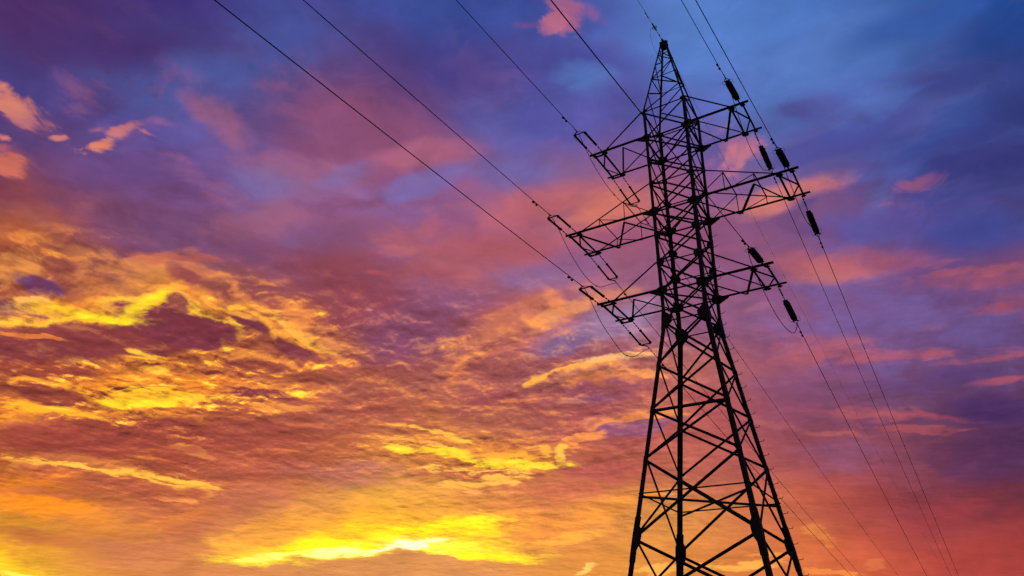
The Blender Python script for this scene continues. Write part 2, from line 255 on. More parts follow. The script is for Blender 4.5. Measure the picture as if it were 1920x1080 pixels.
 (-53.05, 24.11, 4.54, 0.54, -23.3, (220, 130, 80), 0.7, 0.12, 2.0, 1.0, 1.9, 1),
 (-50.03, 23.56, 3.46, 2.36, -12.2, (190, 100, 78), 0.6, 0.03, 1.3, 0.8, 0.9, 1),
 (-47.28, 22.3, 4.3, 1.99, -3.28, (200, 115, 72), 0.7, 0.03, 1.3, 0.8, 0.9, 1),
 (-46.79, 24.78, 1.96, 2.42, 7.32, (150, 72, 85), 0.6, 0.03, 1.3, 0.8, 0.9, 1),
 (-59.28, 18.98, 12.18, 4.79, 4.07, (205, 112, 58), 0.55, 0.03, 1.3, 0.8, 0.9, 1),
]
ACCENTS = [
 (-65.27, 21.45, 6.18, 1.21, 11.17, (235, 138, 50), 0.9, 0.03, 1.3, 0.8, 0.9, 1),
 (-68.12, 20.95, 1.75, 0.49, 21.76, (265, 188, 103), 0.95, 0.12, 2.0, 1.0, 1.9, 1),
 (-65.14, 21.04, 5.26, 0.71, 9.72, (270, 199, 50), 1, 0.03, 1.3, 0.8, 0.9, 1),
 (-63.46, 21.21, 3.82, 0.43, 10.2, (270, 231, 36), 1, 0.03, 1.3, 0.8, 0.9, 1),
 (-59.87, 17.01, 7.9, 2.34, 12.15, (254, 146, 46), 0.9, 0.03, 1.3, 0.8, 0.9, 1),
 (-65.25, 14.63, 5.4, 1.02, 1.48, (236, 134, 44), 0.8, 0.03, 1.3, 0.8, 0.9, 1),
 (-60.6, 22.7, 3.08, 1.1, 43.7, (265, 183, 50), 0.95, 0.03, 1.3, 0.8, 0.9, 1),
 (-61.38, 22.16, 2.37, 0.51, 46.18, (270, 231, 36), 1, 0.03, 1.3, 0.8, 0.9, 1),
 (-60.46, 23.61, 2.03, 0.45, 24.39, (265, 183, 61), 0.8, 0.12, 2.0, 1.0, 1.9, 1),
 (-56.9, 23.25, 5.4, 1.35, -14.13, (254, 151, 59), 0.8, 0.03, 1.3, 0.8, 0.9, 1),
 (-67.58, 19.25, 7.43, 2.14, 8.54, (228, 140, 66), 0.85, 0.03, 1.3, 0.8, 0.9, 1),
 (-67.47, 18.89, 6.9, 1.64, 8.27, (270, 204, 61), 1.0, 0.14, 4.0, 0.5, 1.4, 1),
 (-67.38, 18.59, 6.73, 1.51, 8.04, (140, 62, 64), 0.97, 0.14, 4.0, 0.5, 1.4, 1),
 (-62.24, 20.65, 6.95, 2.26, 8.24, (228, 140, 66), 0.85, 0.03, 1.3, 0.8, 0.9, 1),
 (-62.13, 20.27, 6.36, 1.73, 8.0, (270, 218, 36), 1.0, 0.14, 4.0, 0.5, 1.4, 1),
 (-62.05, 19.95, 6.17, 1.6, 7.8, (140, 62, 64), 0.97, 0.14, 4.0, 0.5, 1.4, 1),
 (-58.95, 22.15, 7.05, 2.54, -1.14, (228, 140, 66), 0.85, 0.03, 1.3, 0.8, 0.9, 1),
 (-58.85, 21.76, 6.43, 2.0, -1.34, (270, 204, 61), 1.0, 0.14, 4.0, 0.5, 1.4, 1),
 (-58.77, 21.43, 6.23, 1.86, -1.52, (134, 59, 70), 0.97, 0.14, 4.0, 0.5, 1.4, 1),
 (-59.44, 23.33, 1.75, 0.8, -14.36, (265, 188, 72), 0.8, 0.12, 2.0, 1.0, 1.9, 1),
 (-59.39, 23.15, 1.54, 0.66, -14.45, (150, 80, 70), 0.97, 0.12, 2.0, 1.0, 1.9, 1),
 (-60.1, 22.24, 1.53, 0.96, 1.51, (130, 58, 70), 1, 0.14, 4.0, 0.5, 1.4, 1),
 (-53.49, 23.27, 3.72, 1.38, -19.31, (228, 140, 66), 0.85, 0.03, 1.3, 0.8, 0.9, 1),
 (-53.42, 22.9, 3.04, 0.83, -19.43, (270, 204, 61), 1.0, 0.14, 4.0, 0.5, 1.4, 1),
 (-53.36, 22.6, 2.82, 0.69, -19.53, (135, 60, 74), 0.97, 0.14, 4.0, 0.5, 1.4, 1),
 (-49.43, 22.52, 4.28, 0.62, -22.75, (270, 193, 77), 0.9, 0.12, 2.0, 1.0, 1.9, 1),
 (-50.02, 21.64, 3.12, 1.07, -14.7, (265, 178, 72), 1.0, 0.14, 4.0, 0.5, 1.4, 1),
 (-49.98, 21.37, 2.89, 0.93, -14.77, (140, 66, 78), 0.97, 0.14, 4.0, 0.5, 1.4, 1),
 (-51.07, 22.42, 5.74, 0.78, -17.22, (254, 151, 66), 0.6, 0.12, 2.0, 1.0, 1.9, 1),
 (-52.71, 20.33, 4.81, 0.77, 2.26, (225, 140, 70), 0.8, 0.12, 2.0, 1.0, 1.9, 1),
 (-51.84, 19.98, 4.32, 0.76, 1.83, (254, 151, 72), 0.8, 0.14, 4.0, 0.5, 1.4, 1),
 (-51.8, 19.75, 4.1, 0.62, 1.75, (165, 82, 66), 0.97, 0.14, 4.0, 0.5, 1.4, 1),
 (-67.32, 19.43, 2.65, 0.31, 7.37, (254, 151, 61), 0.8, 0.12, 2.0, 1.0, 1.9, 1),
 (-66.43, 17.56, 5.22, 1.23, 7.04, (225, 135, 60), 0.8, 0.14, 4.0, 0.5, 1.4, 1),
 (-66.33, 17.23, 5.04, 1.1, 6.8, (160, 72, 58), 0.97, 0.14, 4.0, 0.5, 1.4, 1),
 (-67.15, 17.83, 6.71, 0.89, 9.82, (150, 66, 62), 0.8, 0.03, 1.3, 0.8, 0.9, 1),
 (-60.05, 19.14, 3.68, 0.95, 5.52, (254, 151, 53), 0.85, 0.12, 2.0, 1.0, 1.9, 1),
 (-60.28, 19.36, 2.32, 0.52, 11.24, (270, 204, 66), 0.9, 0.12, 2.0, 1.0, 1.9, 1),
 (-60.29, 18.68, 2.5, 0.61, 16.48, (265, 183, 66), 1.0, 0.12, 2.0, 1.0, 1.9, 1),
 (-60.25, 18.51, 2.31, 0.48, 16.38, (170, 85, 55), 0.97, 0.12, 2.0, 1.0, 1.9, 1),
 (-60.21, 16.95, 5.55, 1.46, 14.48, (254, 151, 42), 0.9, 0.03, 1.3, 0.8, 0.9, 1),
 (-60.56, 16.97, 3.89, 0.58, 16.88, (270, 204, 45), 0.9, 0.12, 2.0, 1.0, 1.9, 1),
 (-60.35, 16.12, 4.21, 0.51, 14.13, (270, 222, 36), 0.95, 0.12, 2.0, 1.0, 1.9, 1),
 (-57.7, 16.91, 3.77, 0.52, 4.77, (270, 204, 61), 0.9, 0.12, 2.0, 1.0, 1.9, 1),
 (-58.95, 17.61, 2.69, 0.22, 9.87, (190, 100, 55), 0.7, 0.12, 2.0, 1.0, 1.9, 1),
 (-59.14, 16.91, 3.35, 0.18, 5.24, (195, 105, 55), 0.7, 0.12, 2.0, 1.0, 1.9, 1),
 (-64.97, 15.88, 3.58, 0.87, -4.53, (259, 167, 50), 1.0, 0.14, 4.0, 0.5, 1.4, 1),
 (-64.88, 15.58, 3.39, 0.75, -4.71, (158, 72, 60), 0.97, 0.14, 4.0, 0.5, 1.4, 1),
 (-64.01, 14.78, 4.61, 0.55, 1.24, (265, 178, 42), 0.9, 0.12, 2.0, 1.0, 1.9, 1),
 (-62.69, 14.73, 2.82, 0.28, 3.06, (270, 215, 50), 0.8, 0.12, 2.0, 1.0, 1.9, 1),
 (-51.47, 17.96, 3.56, 0.6, 3.14, (235, 138, 63), 1.0, 0.14, 4.0, 0.5, 1.4, 1),
 (-51.43, 17.77, 3.34, 0.46, 3.07, (138, 60, 66), 0.97, 0.14, 4.0, 0.5, 1.4, 1),
 (-49.73, 17.07, 3.38, 0.42, 3.35, (259, 162, 72), 0.8, 0.12, 2.0, 1.0, 1.9, 1),
 (-49.23, 18.89, 4.56, 0.55, 2.68, (215, 125, 70), 0.6, 0.12, 2.0, 1.0, 1.9, 1),
 (-59.55, 14.28, 10.93, 1.87, 6.3, (254, 156, 50), 1.0, 0.14, 4.0, 0.5, 1.4, 1),
 (-59.49, 14.08, 10.8, 1.78, 6.19, (166, 74, 62), 0.97, 0.14, 4.0, 0.5, 1.4, 1),
 (-64.34, 12.54, 7.75, 1.69, 5.64, (166, 72, 60), 0.9, 0.03, 1.3, 0.8, 0.9, 1),
 (-52.1, 15.09, 8.72, 1.5, 4.47, (168, 78, 66), 0.75, 0.03, 1.3, 0.8, 0.9, 1),
 (-51.11, 15.96, 5.94, 0.3, -1.69, (190, 100, 75), 0.5, 0.12, 2.0, 1.0, 1.9, 1),
 (-56.35, 13.36, 2.62, 0.35, -7.44, (259, 167, 77), 0.85, 0.12, 2.0, 1.0, 1.9, 1),
 (-61.09, 11.09, 8.91, 1.32, -2.39, (215, 125, 68), 0.85, 0.03, 1.3, 0.8, 0.9, 1),
 (-61.0, 10.77, 8.43, 0.91, -2.56, (270, 193, 72), 1.0, 0.14, 4.0, 0.5, 1.4, 1),
 (-60.93, 10.51, 8.26, 0.81, -2.7, (182, 90, 64), 0.97, 0.14, 4.0, 0.5, 1.4, 1),
 (-56.09, 11.34, 3.11, 0.31, -6.19, (270, 204, 66), 0.9, 0.12, 2.0, 1.0, 1.9, 1),
 (-54.99, 11.13, 2.1, 0.32, -6.44, (265, 183, 72), 0.8, 0.12, 2.0, 1.0, 1.9, 1),
 (-56.0, 10.14, 2.25, 0.27, -10.58, (256, 162, 82), 0.7, 0.12, 2.0, 1.0, 1.9, 1),
 (-60.48, 9.98, 1.89, 0.24, 1.18, (222, 140, 80), 0.5, 0.12, 2.0, 1.0, 1.9, 1),
 (-51.69, 12.88, 6.48, 1.85, 5.67, (178, 88, 70), 0.7, 0.03, 1.3, 0.8, 0.9, 1),
 (-51.27, 10.53, 4.57, 1.47, 15.09, (195, 108, 82), 0.7, 0.03, 1.3, 0.8, 0.9, 1),
 (-64.56, 9.0, 4.41, 1.28, -1.89, (267, 159, 36), 0.85, 0.03, 1.3, 0.8, 0.9, 1),
 (-61.68, 8.5, 3.21, 0.94, -14.59, (256, 144, 36), 0.7, 0.03, 1.3, 0.8, 0.9, 1),
 (-64.31, 7.1, 5.03, 0.68, -7.14, (200, 112, 60), 0.85, 0.03, 1.3, 0.8, 0.9, 1),
 (-60.4, 7.14, 3.84, 1.27, -10.33, (212, 122, 66), 0.6, 0.03, 1.3, 0.8, 0.9, 1),
 (-64.58, 5.01, 4.49, 1.15, -15.97, (280, 217, 37), 0.9, 0.03, 1.3, 0.8, 0.9, 1),
 (-64.23, 4.77, 2.36, 0.47, -11.29, (280, 256, 96), 0.8, 0.03, 1.3, 0.8, 0.9, 1),
 (-57.42, 6.72, 5.44, 1.48, 4.35, (205, 120, 80), 0.8, 0.03, 1.3, 0.8, 0.9, 1),
 (-55.26, 9.12, 3.95, 0.86, 15.63, (235, 133, 58), 0.5, 0.03, 1.3, 0.8, 0.9, 1),
 (-47.7, 22.25, 2.76, 1.97, -23.34, (222, 138, 78), 0.6, 0.1, 1.0, 1.6, 2.2, 1),
 (-50.03, 23.56, 1.58, 1.15, -51.99, (259, 156, 72), 0.6, 0.12, 2.0, 1.0, 1.9, 1),
 (-46.16, 20.41, 6.28, 1.19, -4.09, (190, 98, 72), 0.6, 0.12, 2.0, 1.0, 1.9, 1),
 (-43.33, 17.86, 7.11, 2.38, 4.56, (178, 88, 78), 0.6, 0.03, 1.3, 0.8, 0.9, 1),
 (-44.73, 25.82, 4.79, 2.43, 26.98, (150, 70, 85), 0.5, 0.03, 1.3, 0.8, 0.9, 1),
 (-37.19, 21.07, 6.1, 1.64, 37.97, (208, 122, 88), 0.5, 0.1, 1.0, 1.6, 2.2, 1),
 (-36.74, 20.88, 3.25, 0.66, 40.78, (235, 133, 78), 0.6, 0.1, 1.0, 1.6, 2.2, 1),
 (-35.03, 21.97, 2.87, 0.33, 24.11, (254, 162, 93), 0.7, 0.1, 1.0, 1.6, 2.2, 1),
 (-33.27, 22.43, 4.53, 0.41, 26.42, (235, 128, 88), 0.7, 0.12, 2.0, 1.0, 1.9, 1),
 (-32.43, 24.92, 6.2, 1.4, 26.15, (205, 118, 88), 0.6, 0.12, 2.0, 1.0, 1.9, 1),
 (-27.88, 25.35, 4.12, 1.07, 24.23, (232, 148, 88), 0.7, 0.12, 2.0, 1.0, 1.9, 1),
 (-28.32, 26.18, 2.06, 0.74, -50.74, (238, 140, 78), 0.55, 0.1, 1.0, 1.6, 2.2, 1),
 (-30.6, 23.3, 6.18, 0.9, 22.38, (180, 98, 105), 0.6, 0.12, 2.0, 1.0, 1.9, 1),
 (-23.73, 26.67, 3.65, 0.9, 7.34, (228, 140, 95), 0.6, 0.03, 1.3, 0.8, 0.9, 1),
 (-26.13, 20.47, 7.32, 1.98, 6.93, (212, 130, 98), 0.85, 0.03, 1.3, 0.8, 0.9, 1),
 (-25.98, 19.88, 6.7, 1.49, 6.93, (236, 138, 80), 1.0, 0.12, 2.0, 1.0, 1.9, 1),
 (-25.83, 19.4, 6.49, 1.37, 6.92, (158, 82, 98), 0.97, 0.12, 2.0, 1.0, 1.9, 1),
 (-30.14, 20.35, 2.87, 0.41, 24.18, (270, 188, 77), 0.9, 0.12, 2.0, 1.0, 1.9, 1),
 (-27.07, 21.24, 4.9, 0.37, 11.18, (270, 183, 87), 0.9, 0.12, 2.0, 1.0, 1.9, 1),
 (-23.55, 21.89, 4.44, 0.4, 3.87, (259, 192, 127), 0.8, 0.12, 2.0, 1.0, 1.9, 1),
 (-21.9, 20.69, 2.78, 0.48, -12.69, (254, 156, 93), 0.8, 0.12, 2.0, 1.0, 1.9, 1),
 (-22.12, 17.5, 5.33, 1.57, 7.99, (210, 125, 95), 0.85, 0.03, 1.3, 0.8, 0.9, 1),
 (-22.15, 17.07, 4.61, 1.01, 8.06, (238, 140, 83), 1.0, 0.14, 4.0, 0.5, 1.4, 1),
 (-22.17, 16.72, 4.37, 0.86, 8.11, (150, 85, 115), 0.97, 0.14, 4.0, 0.5, 1.4, 1),
 (-27.99, 18.53, 2.44, 0.28, 4.7, (225, 142, 105), 0.6, 0.12, 2.0, 1.0, 1.9, 1),
 (-24.99, 18.86, 3.23, 0.56, 3.73, (138, 85, 125), 0.6, 0.12, 2.0, 1.0, 1.9, 1),
 (-32.3, 18.78, 6.13, 1.45, 1.12, (162, 78, 84), 0.7, 0.03, 1.3, 0.8, 0.9, 1),
 (-35.71, 17.88, 3.66, 1.04, 2.17, (160, 80, 84), 0.6, 0.03, 1.3, 0.8, 0.9, 1),
 (-35.97, 14.69, 9.66, 2.59, -1.86, (228, 140, 66), 0.85, 0.03, 1.3, 0.8, 0.9, 1),
 (-32.21, 14.2, 5.64, 1.02, 1.09, (265, 183, 50), 0.8, 0.03, 1.3, 0.8, 0.9, 1),
 (-38.14, 16.11, 4.84, 0.36, -7.08, (270, 193, 77), 0.9, 0.12, 2.0, 1.0, 1.9, 1),
 (-36.44, 15.62, 2.02, 0.24, -11.47, (270, 204, 72), 0.9, 0.12, 2.0, 1.0, 1.9, 1),
 (-40.15, 15.22, 4.0, 0.31, -8.58, (262, 178, 82), 0.8, 0.12, 2.0, 1.0, 1.9, 1),
 (-38.87, 14.65, 4.4, 0.43, -6.99, (270, 193, 72), 0.9, 0.12, 2.0, 1.0, 1.9, 1),
 (-35.94, 14.22, 6.03, 0.55, -6.75, (270, 212, 53), 1, 0.12, 2.0, 1.0, 1.9, 1),
 (-34.69, 14.03, 3.62, 0.31, -7.06, (270, 233, 72), 0.95, 0.03, 1.3, 0.8, 0.9, 1),
 (-30.54, 13.88, 4.42, 0.43, 2.64, (270, 218, 48), 1, 0.12, 2.0, 1.0, 1.9, 1),
 (-28.68, 14.52, 1.19, 0.88, 69.08, (270, 204, 77), 0.95, 0.12, 2.0, 1.0, 1.9, 1),
 (-29.72, 14.83, 0.63, 0.64, 69.55, (265, 188, 66), 0.8, 0.12, 2.0, 1.0, 1.9, 1),
 (-33.07, 15.37, 2.43, 1.03, 1.32, (235, 133, 63), 0.5, 0.03, 1.3, 0.8, 0.9, 1),
 (-39.71, 14.85, 2.4, 0.16, -6.77, (205, 110, 65), 0.7, 0.12, 2.0, 1.0, 1.9, 1),
 (-35.48, 13.18, 6.88, 0.32, -0.1, (270, 199, 82), 1.0, 0.12, 2.0, 1.0, 1.9, 1),
 (-35.47, 13.07, 6.8, 0.27, -0.11, (190, 98, 72), 0.97, 0.12, 2.0, 1.0, 1.9, 1),
 (-35.05, 12.65, 5.99, 0.46, 2.69, (270, 193, 82), 0.95, 0.12, 2.0, 1.0, 1.9, 1),
 (-36.66, 12.26, 2.39, 0.27, -5.69, (265, 188, 82), 0.8, 0.12, 2.0, 1.0, 1.9, 1),
 (-40.31, 12.37, 2.77, 0.27, -11.68, (254, 167, 87), 0.6, 0.12, 2.0, 1.0, 1.9, 1),
 (-42.01, 13.24, 4.72, 0.69, -6.41, (195, 118, 90), 0.5, 0.03, 1.3, 0.8, 0.9, 1),
 (-26.78, 15.85, 2.42, 0.43, 9.42, (254, 151, 80), 0.85, 0.12, 2.0, 1.0, 1.9, 1),
 (-35.01, 11.81, 1.11, 0.31, 1.67, (259, 178, 98), 0.9, 0.12, 2.0, 1.0, 1.9, 1),
 (-32.16, 11.84, 2.39, 0.15, 1.08, (254, 162, 87), 0.7, 0.12, 2.0, 1.0, 1.9, 1),
 (-25.2, 13.65, 5.94, 1.32, -0.56, (182, 86, 82), 0.8, 0.03, 1.3, 0.8, 0.9, 1),
 (-28.09, 12.11, 5.17, 0.77, 5.06, (190, 92, 78), 0.6, 0.03, 1.3, 0.8, 0.9, 1),
 (-32.14, 10.92, 6.74, 0.61, 8.76, (205, 108, 80), 0.5, 0.03, 1.3, 0.8, 0.9, 1),
 (-45.13, 12.66, 6.14, 1.36, -0.94, (190, 112, 98), 0.7, 0.03, 1.3, 0.8, 0.9, 1),
 (-48.32, 13.18, 3.36, 1.13, 4.91, (180, 92, 78), 0.5, 0.03, 1.3, 0.8, 0.9, 1),
 (-45.58, 10.2, 2.29, 2.18, -53.23, (228, 148, 78), 0.55, 0.03, 1.3, 0.8, 0.9, 1),
 (-41.17, 8.76, 17.54, 2.81, 7.3, (270, 177, 59), 0.9, 0.0, 1.0, 0.4, 0.4, 0),
 (-42.3, 8.53, 12.47, 1.7, 8.43, (277, 201, 48), 0.7, 0.0, 1.0, 0.4, 0.4, 0),
 (-49.87, 8.83, 4.37, 1.41, -5.88, (222, 138, 80), 0.5, 0.03, 1.3, 0.8, 0.9, 1),
 (-39.61, 8.82, 10.38, 1.34, 7.04, (279, 217, 39), 0.8, 0.12, 2.0, 1.0, 1.9, 1),
 (-45.94, 7.23, 10.22, 1.08, 7.76, (280, 247, 37), 1, 0.03, 1.3, 0.8, 0.9, 1),
 (-34.44, 7.81, 7.01, 0.95, -2.38, (280, 236, 39), 0.85, 0.03, 1.3, 0.8, 0.9, 1),
 (-38.45, 9.05, 6.57, 1.12, 9.77, (280, 256, 37), 0.9, 0.03, 1.3, 0.8, 0.9, 1),
 (-47.35, 6.81, 5.76, 0.32, 6.88, (280, 280, 132), 0.9, 0.03, 1.3, 0.8, 0.9, 1),
 (-44.43, 7.16, 3.33, 0.43, 5.56, (280, 280, 165), 0.8, 0.03, 1.3, 0.8, 0.9, 1),
 (-37.19, 7.88, 7.37, 0.51, -2.0, (280, 267, 85), 0.95, 0.03, 1.3, 0.8, 0.9, 1),
 (-39.53, 7.91, 3.81, 0.33, 9.77, (280, 280, 236), 0.85, 0.03, 1.3, 0.8, 0.9, 1),
 (-33.65, 7.53, 4.67, 0.58, -3.43, (280, 247, 37), 0.9, 0.03, 1.3, 0.8, 0.9, 1),
 (-51.72, 7.12, 3.93, 0.74, -11.84, (275, 195, 66), 0.7, 0.03, 1.3, 0.8, 0.9, 1),
 (-39.07, 6.94, 4.21, 0.87, 1.93, (225, 148, 85), 1, 0.14, 4.0, 0.5, 1.4, 1),
 (-42.02, 5.84, 12.31, 1.21, 4.0, (226, 148, 85), 1, 0.14, 4.0, 0.5, 1.4, 1),
 (-52.11, 5.45, 8.98, 0.87, -2.75, (222, 138, 80), 0.9, 0.03, 1.3, 0.8, 0.9, 1),
 (-25.72, 10.6, 9.04, 0.97, 13.3, (262, 162, 66), 0.65, 0.0, 1.0, 0.4, 0.4, 0),
 (-28.94, 8.71, 6.26, 0.52, 10.06, (277, 195, 69), 0.5, 0.03, 1.3, 0.8, 0.9, 1),
 (-26.63, 6.83, 1.54, 0.32, 23.77, (280, 212, 107), 0.8, 0.12, 2.0, 1.0, 1.9, 1),
 (-16.11, 6.87, 3.96, 0.42, 2.06, (272, 195, 85), 0.7, 0.12, 2.0, 1.0, 1.9, 1),
 (-20.92, 6.7, 4.48, 0.28, 2.62, (272, 195, 85), 0.6, 0.12, 2.0, 1.0, 1.9, 1),
 (-7.2, 6.72, 1.12, 0.52, 8.1, (228, 122, 75), 0.6, 0.12, 2.0, 1.0, 1.9, 1),
 (-10.55, 8.63, 1.64, 0.72, -23.44, (235, 143, 68), 0.6, 0.12, 2.0, 1.0, 1.9, 1),
 (-9.93, 6.23, 2.98, 0.4, -1.38, (264, 157, 69), 0.6, 0.12, 2.0, 1.0, 1.9, 1),
 (-14.23, 7.53, 2.12, 0.28, -1.29, (269, 184, 80), 0.5, 0.12, 2.0, 1.0, 1.9, 1),
 (-27.34, 48.11, 3.04, 2.2, -40.35, (160, 95, 135), 0.9, 0.2, 1.7, 0.9, 3.4, 1),
 (-28.79, 47.24, 1.9, 1.12, 27.19, (185, 105, 128), 0.7, 0.2, 1.7, 0.9, 3.4, 1),
 (-24.49, 47.8, 1.92, 0.94, -32.85, (158, 95, 145), 0.6, 0.1, 1.0, 1.6, 2.2, 1),
 (-31.36, 47.07, 1.56, 0.51, 0.3, (135, 80, 125), 0.6, 0.1, 1.0, 1.6, 2.2, 1),
 (-73.0, 32.76, 3.17, 1.48, -10.01, (215, 125, 110), 0.95, 0.2, 1.7, 0.9, 3.4, 1),
 (-73.45, 32.57, 1.81, 0.77, 8.44, (235, 145, 98), 0.85, 0.2, 1.7, 0.9, 3.4, 1),
 (-70.95, 32.58, 2.08, 0.55, -5.07, (205, 115, 118), 0.8, 0.2, 1.7, 0.9, 3.4, 1),
 (-69.94, 31.85, 0.94, 0.48, 29.03, (220, 130, 120), 0.95, 0.2, 1.7, 0.9, 3.4, 1),
 (-67.2, 32.25, 1.93, 0.79, 34.72, (228, 135, 108), 0.9, 0.2, 1.7, 0.9, 3.4, 1),
 (-66.36, 33.55, 2.63, 0.96, 52.63, (205, 120, 120), 0.8, 0.2, 1.7, 0.9, 3.4, 1),
 (-64.67, 33.9, 2.31, 0.58, -7.39, (205, 118, 125), 0.9, 0.2, 1.7, 0.9, 3.4, 1),
 (-63.86, 35.18, 1.73, 0.58, 9.71, (150, 95, 145), 0.7, 0.1, 1.0, 1.6, 2.2, 1),
 (-67.82, 33.24, 0.97, 0.35, 22.57, (190, 110, 125), 0.7, 0.1, 1.0, 1.6, 2.2, 1),
 (-62.27, 32.81, 2.0, 0.52, 2.02, (150, 92, 135), 0.6, 0.1, 1.0, 1.6, 2.2, 1),
 (-73.24, 30.58, 0.82, 0.44, 13.04, (220, 125, 115), 0.9, 0.2, 1.7, 0.9, 3.4, 1),
 (-72.59, 29.26, 1.72, 1.05, 1.95, (222, 118, 88), 0.95, 0.2, 1.7, 0.9, 3.4, 1),
 (-73.25, 29.92, 1.0, 0.53, 24.69, (200, 100, 100), 0.6, 0.2, 1.7, 0.9, 3.4, 1),
 (-72.13, 32.37, 4.22, 1.7, -4.63, (150, 88, 125), 0.5, 0.1, 1.0, 1.6, 2.2, 1),
 (-65.82, 33.72, 3.54, 1.6, 21.37, (140, 88, 140), 0.5, 0.1, 1.0, 1.6, 2.2, 1),
 (-72.42, 29.51, 2.5, 1.52, 11.79, (170, 90, 95), 0.5, 0.1, 1.0, 1.6, 2.2, 1),
 (-66.03, 33.73, 2.06, 0.86, 52.41, (205, 120, 120), 0.8, 0.12, 2.0, 1.0, 1.9, 1),
 (-67.12, 32.35, 1.48, 0.69, 34.7, (225, 132, 108), 0.8, 0.12, 2.0, 1.0, 1.9, 1),
 (-44.62, 24.97, 0.4, 0.2, 6.4, (205, 125, 125), 0.7, 0.03, 1.3, 0.8, 0.9, 1),
 (-44.34, 27.99, 1.36, 0.41, 11.92, (190, 85, 90), 0.6, 0.12, 2.0, 1.0, 1.9, 1),
 (-42.75, 30.04, 2.42, 0.65, 11.43, (190, 105, 110), 0.5, 0.12, 2.0, 1.0, 1.9, 1),
]
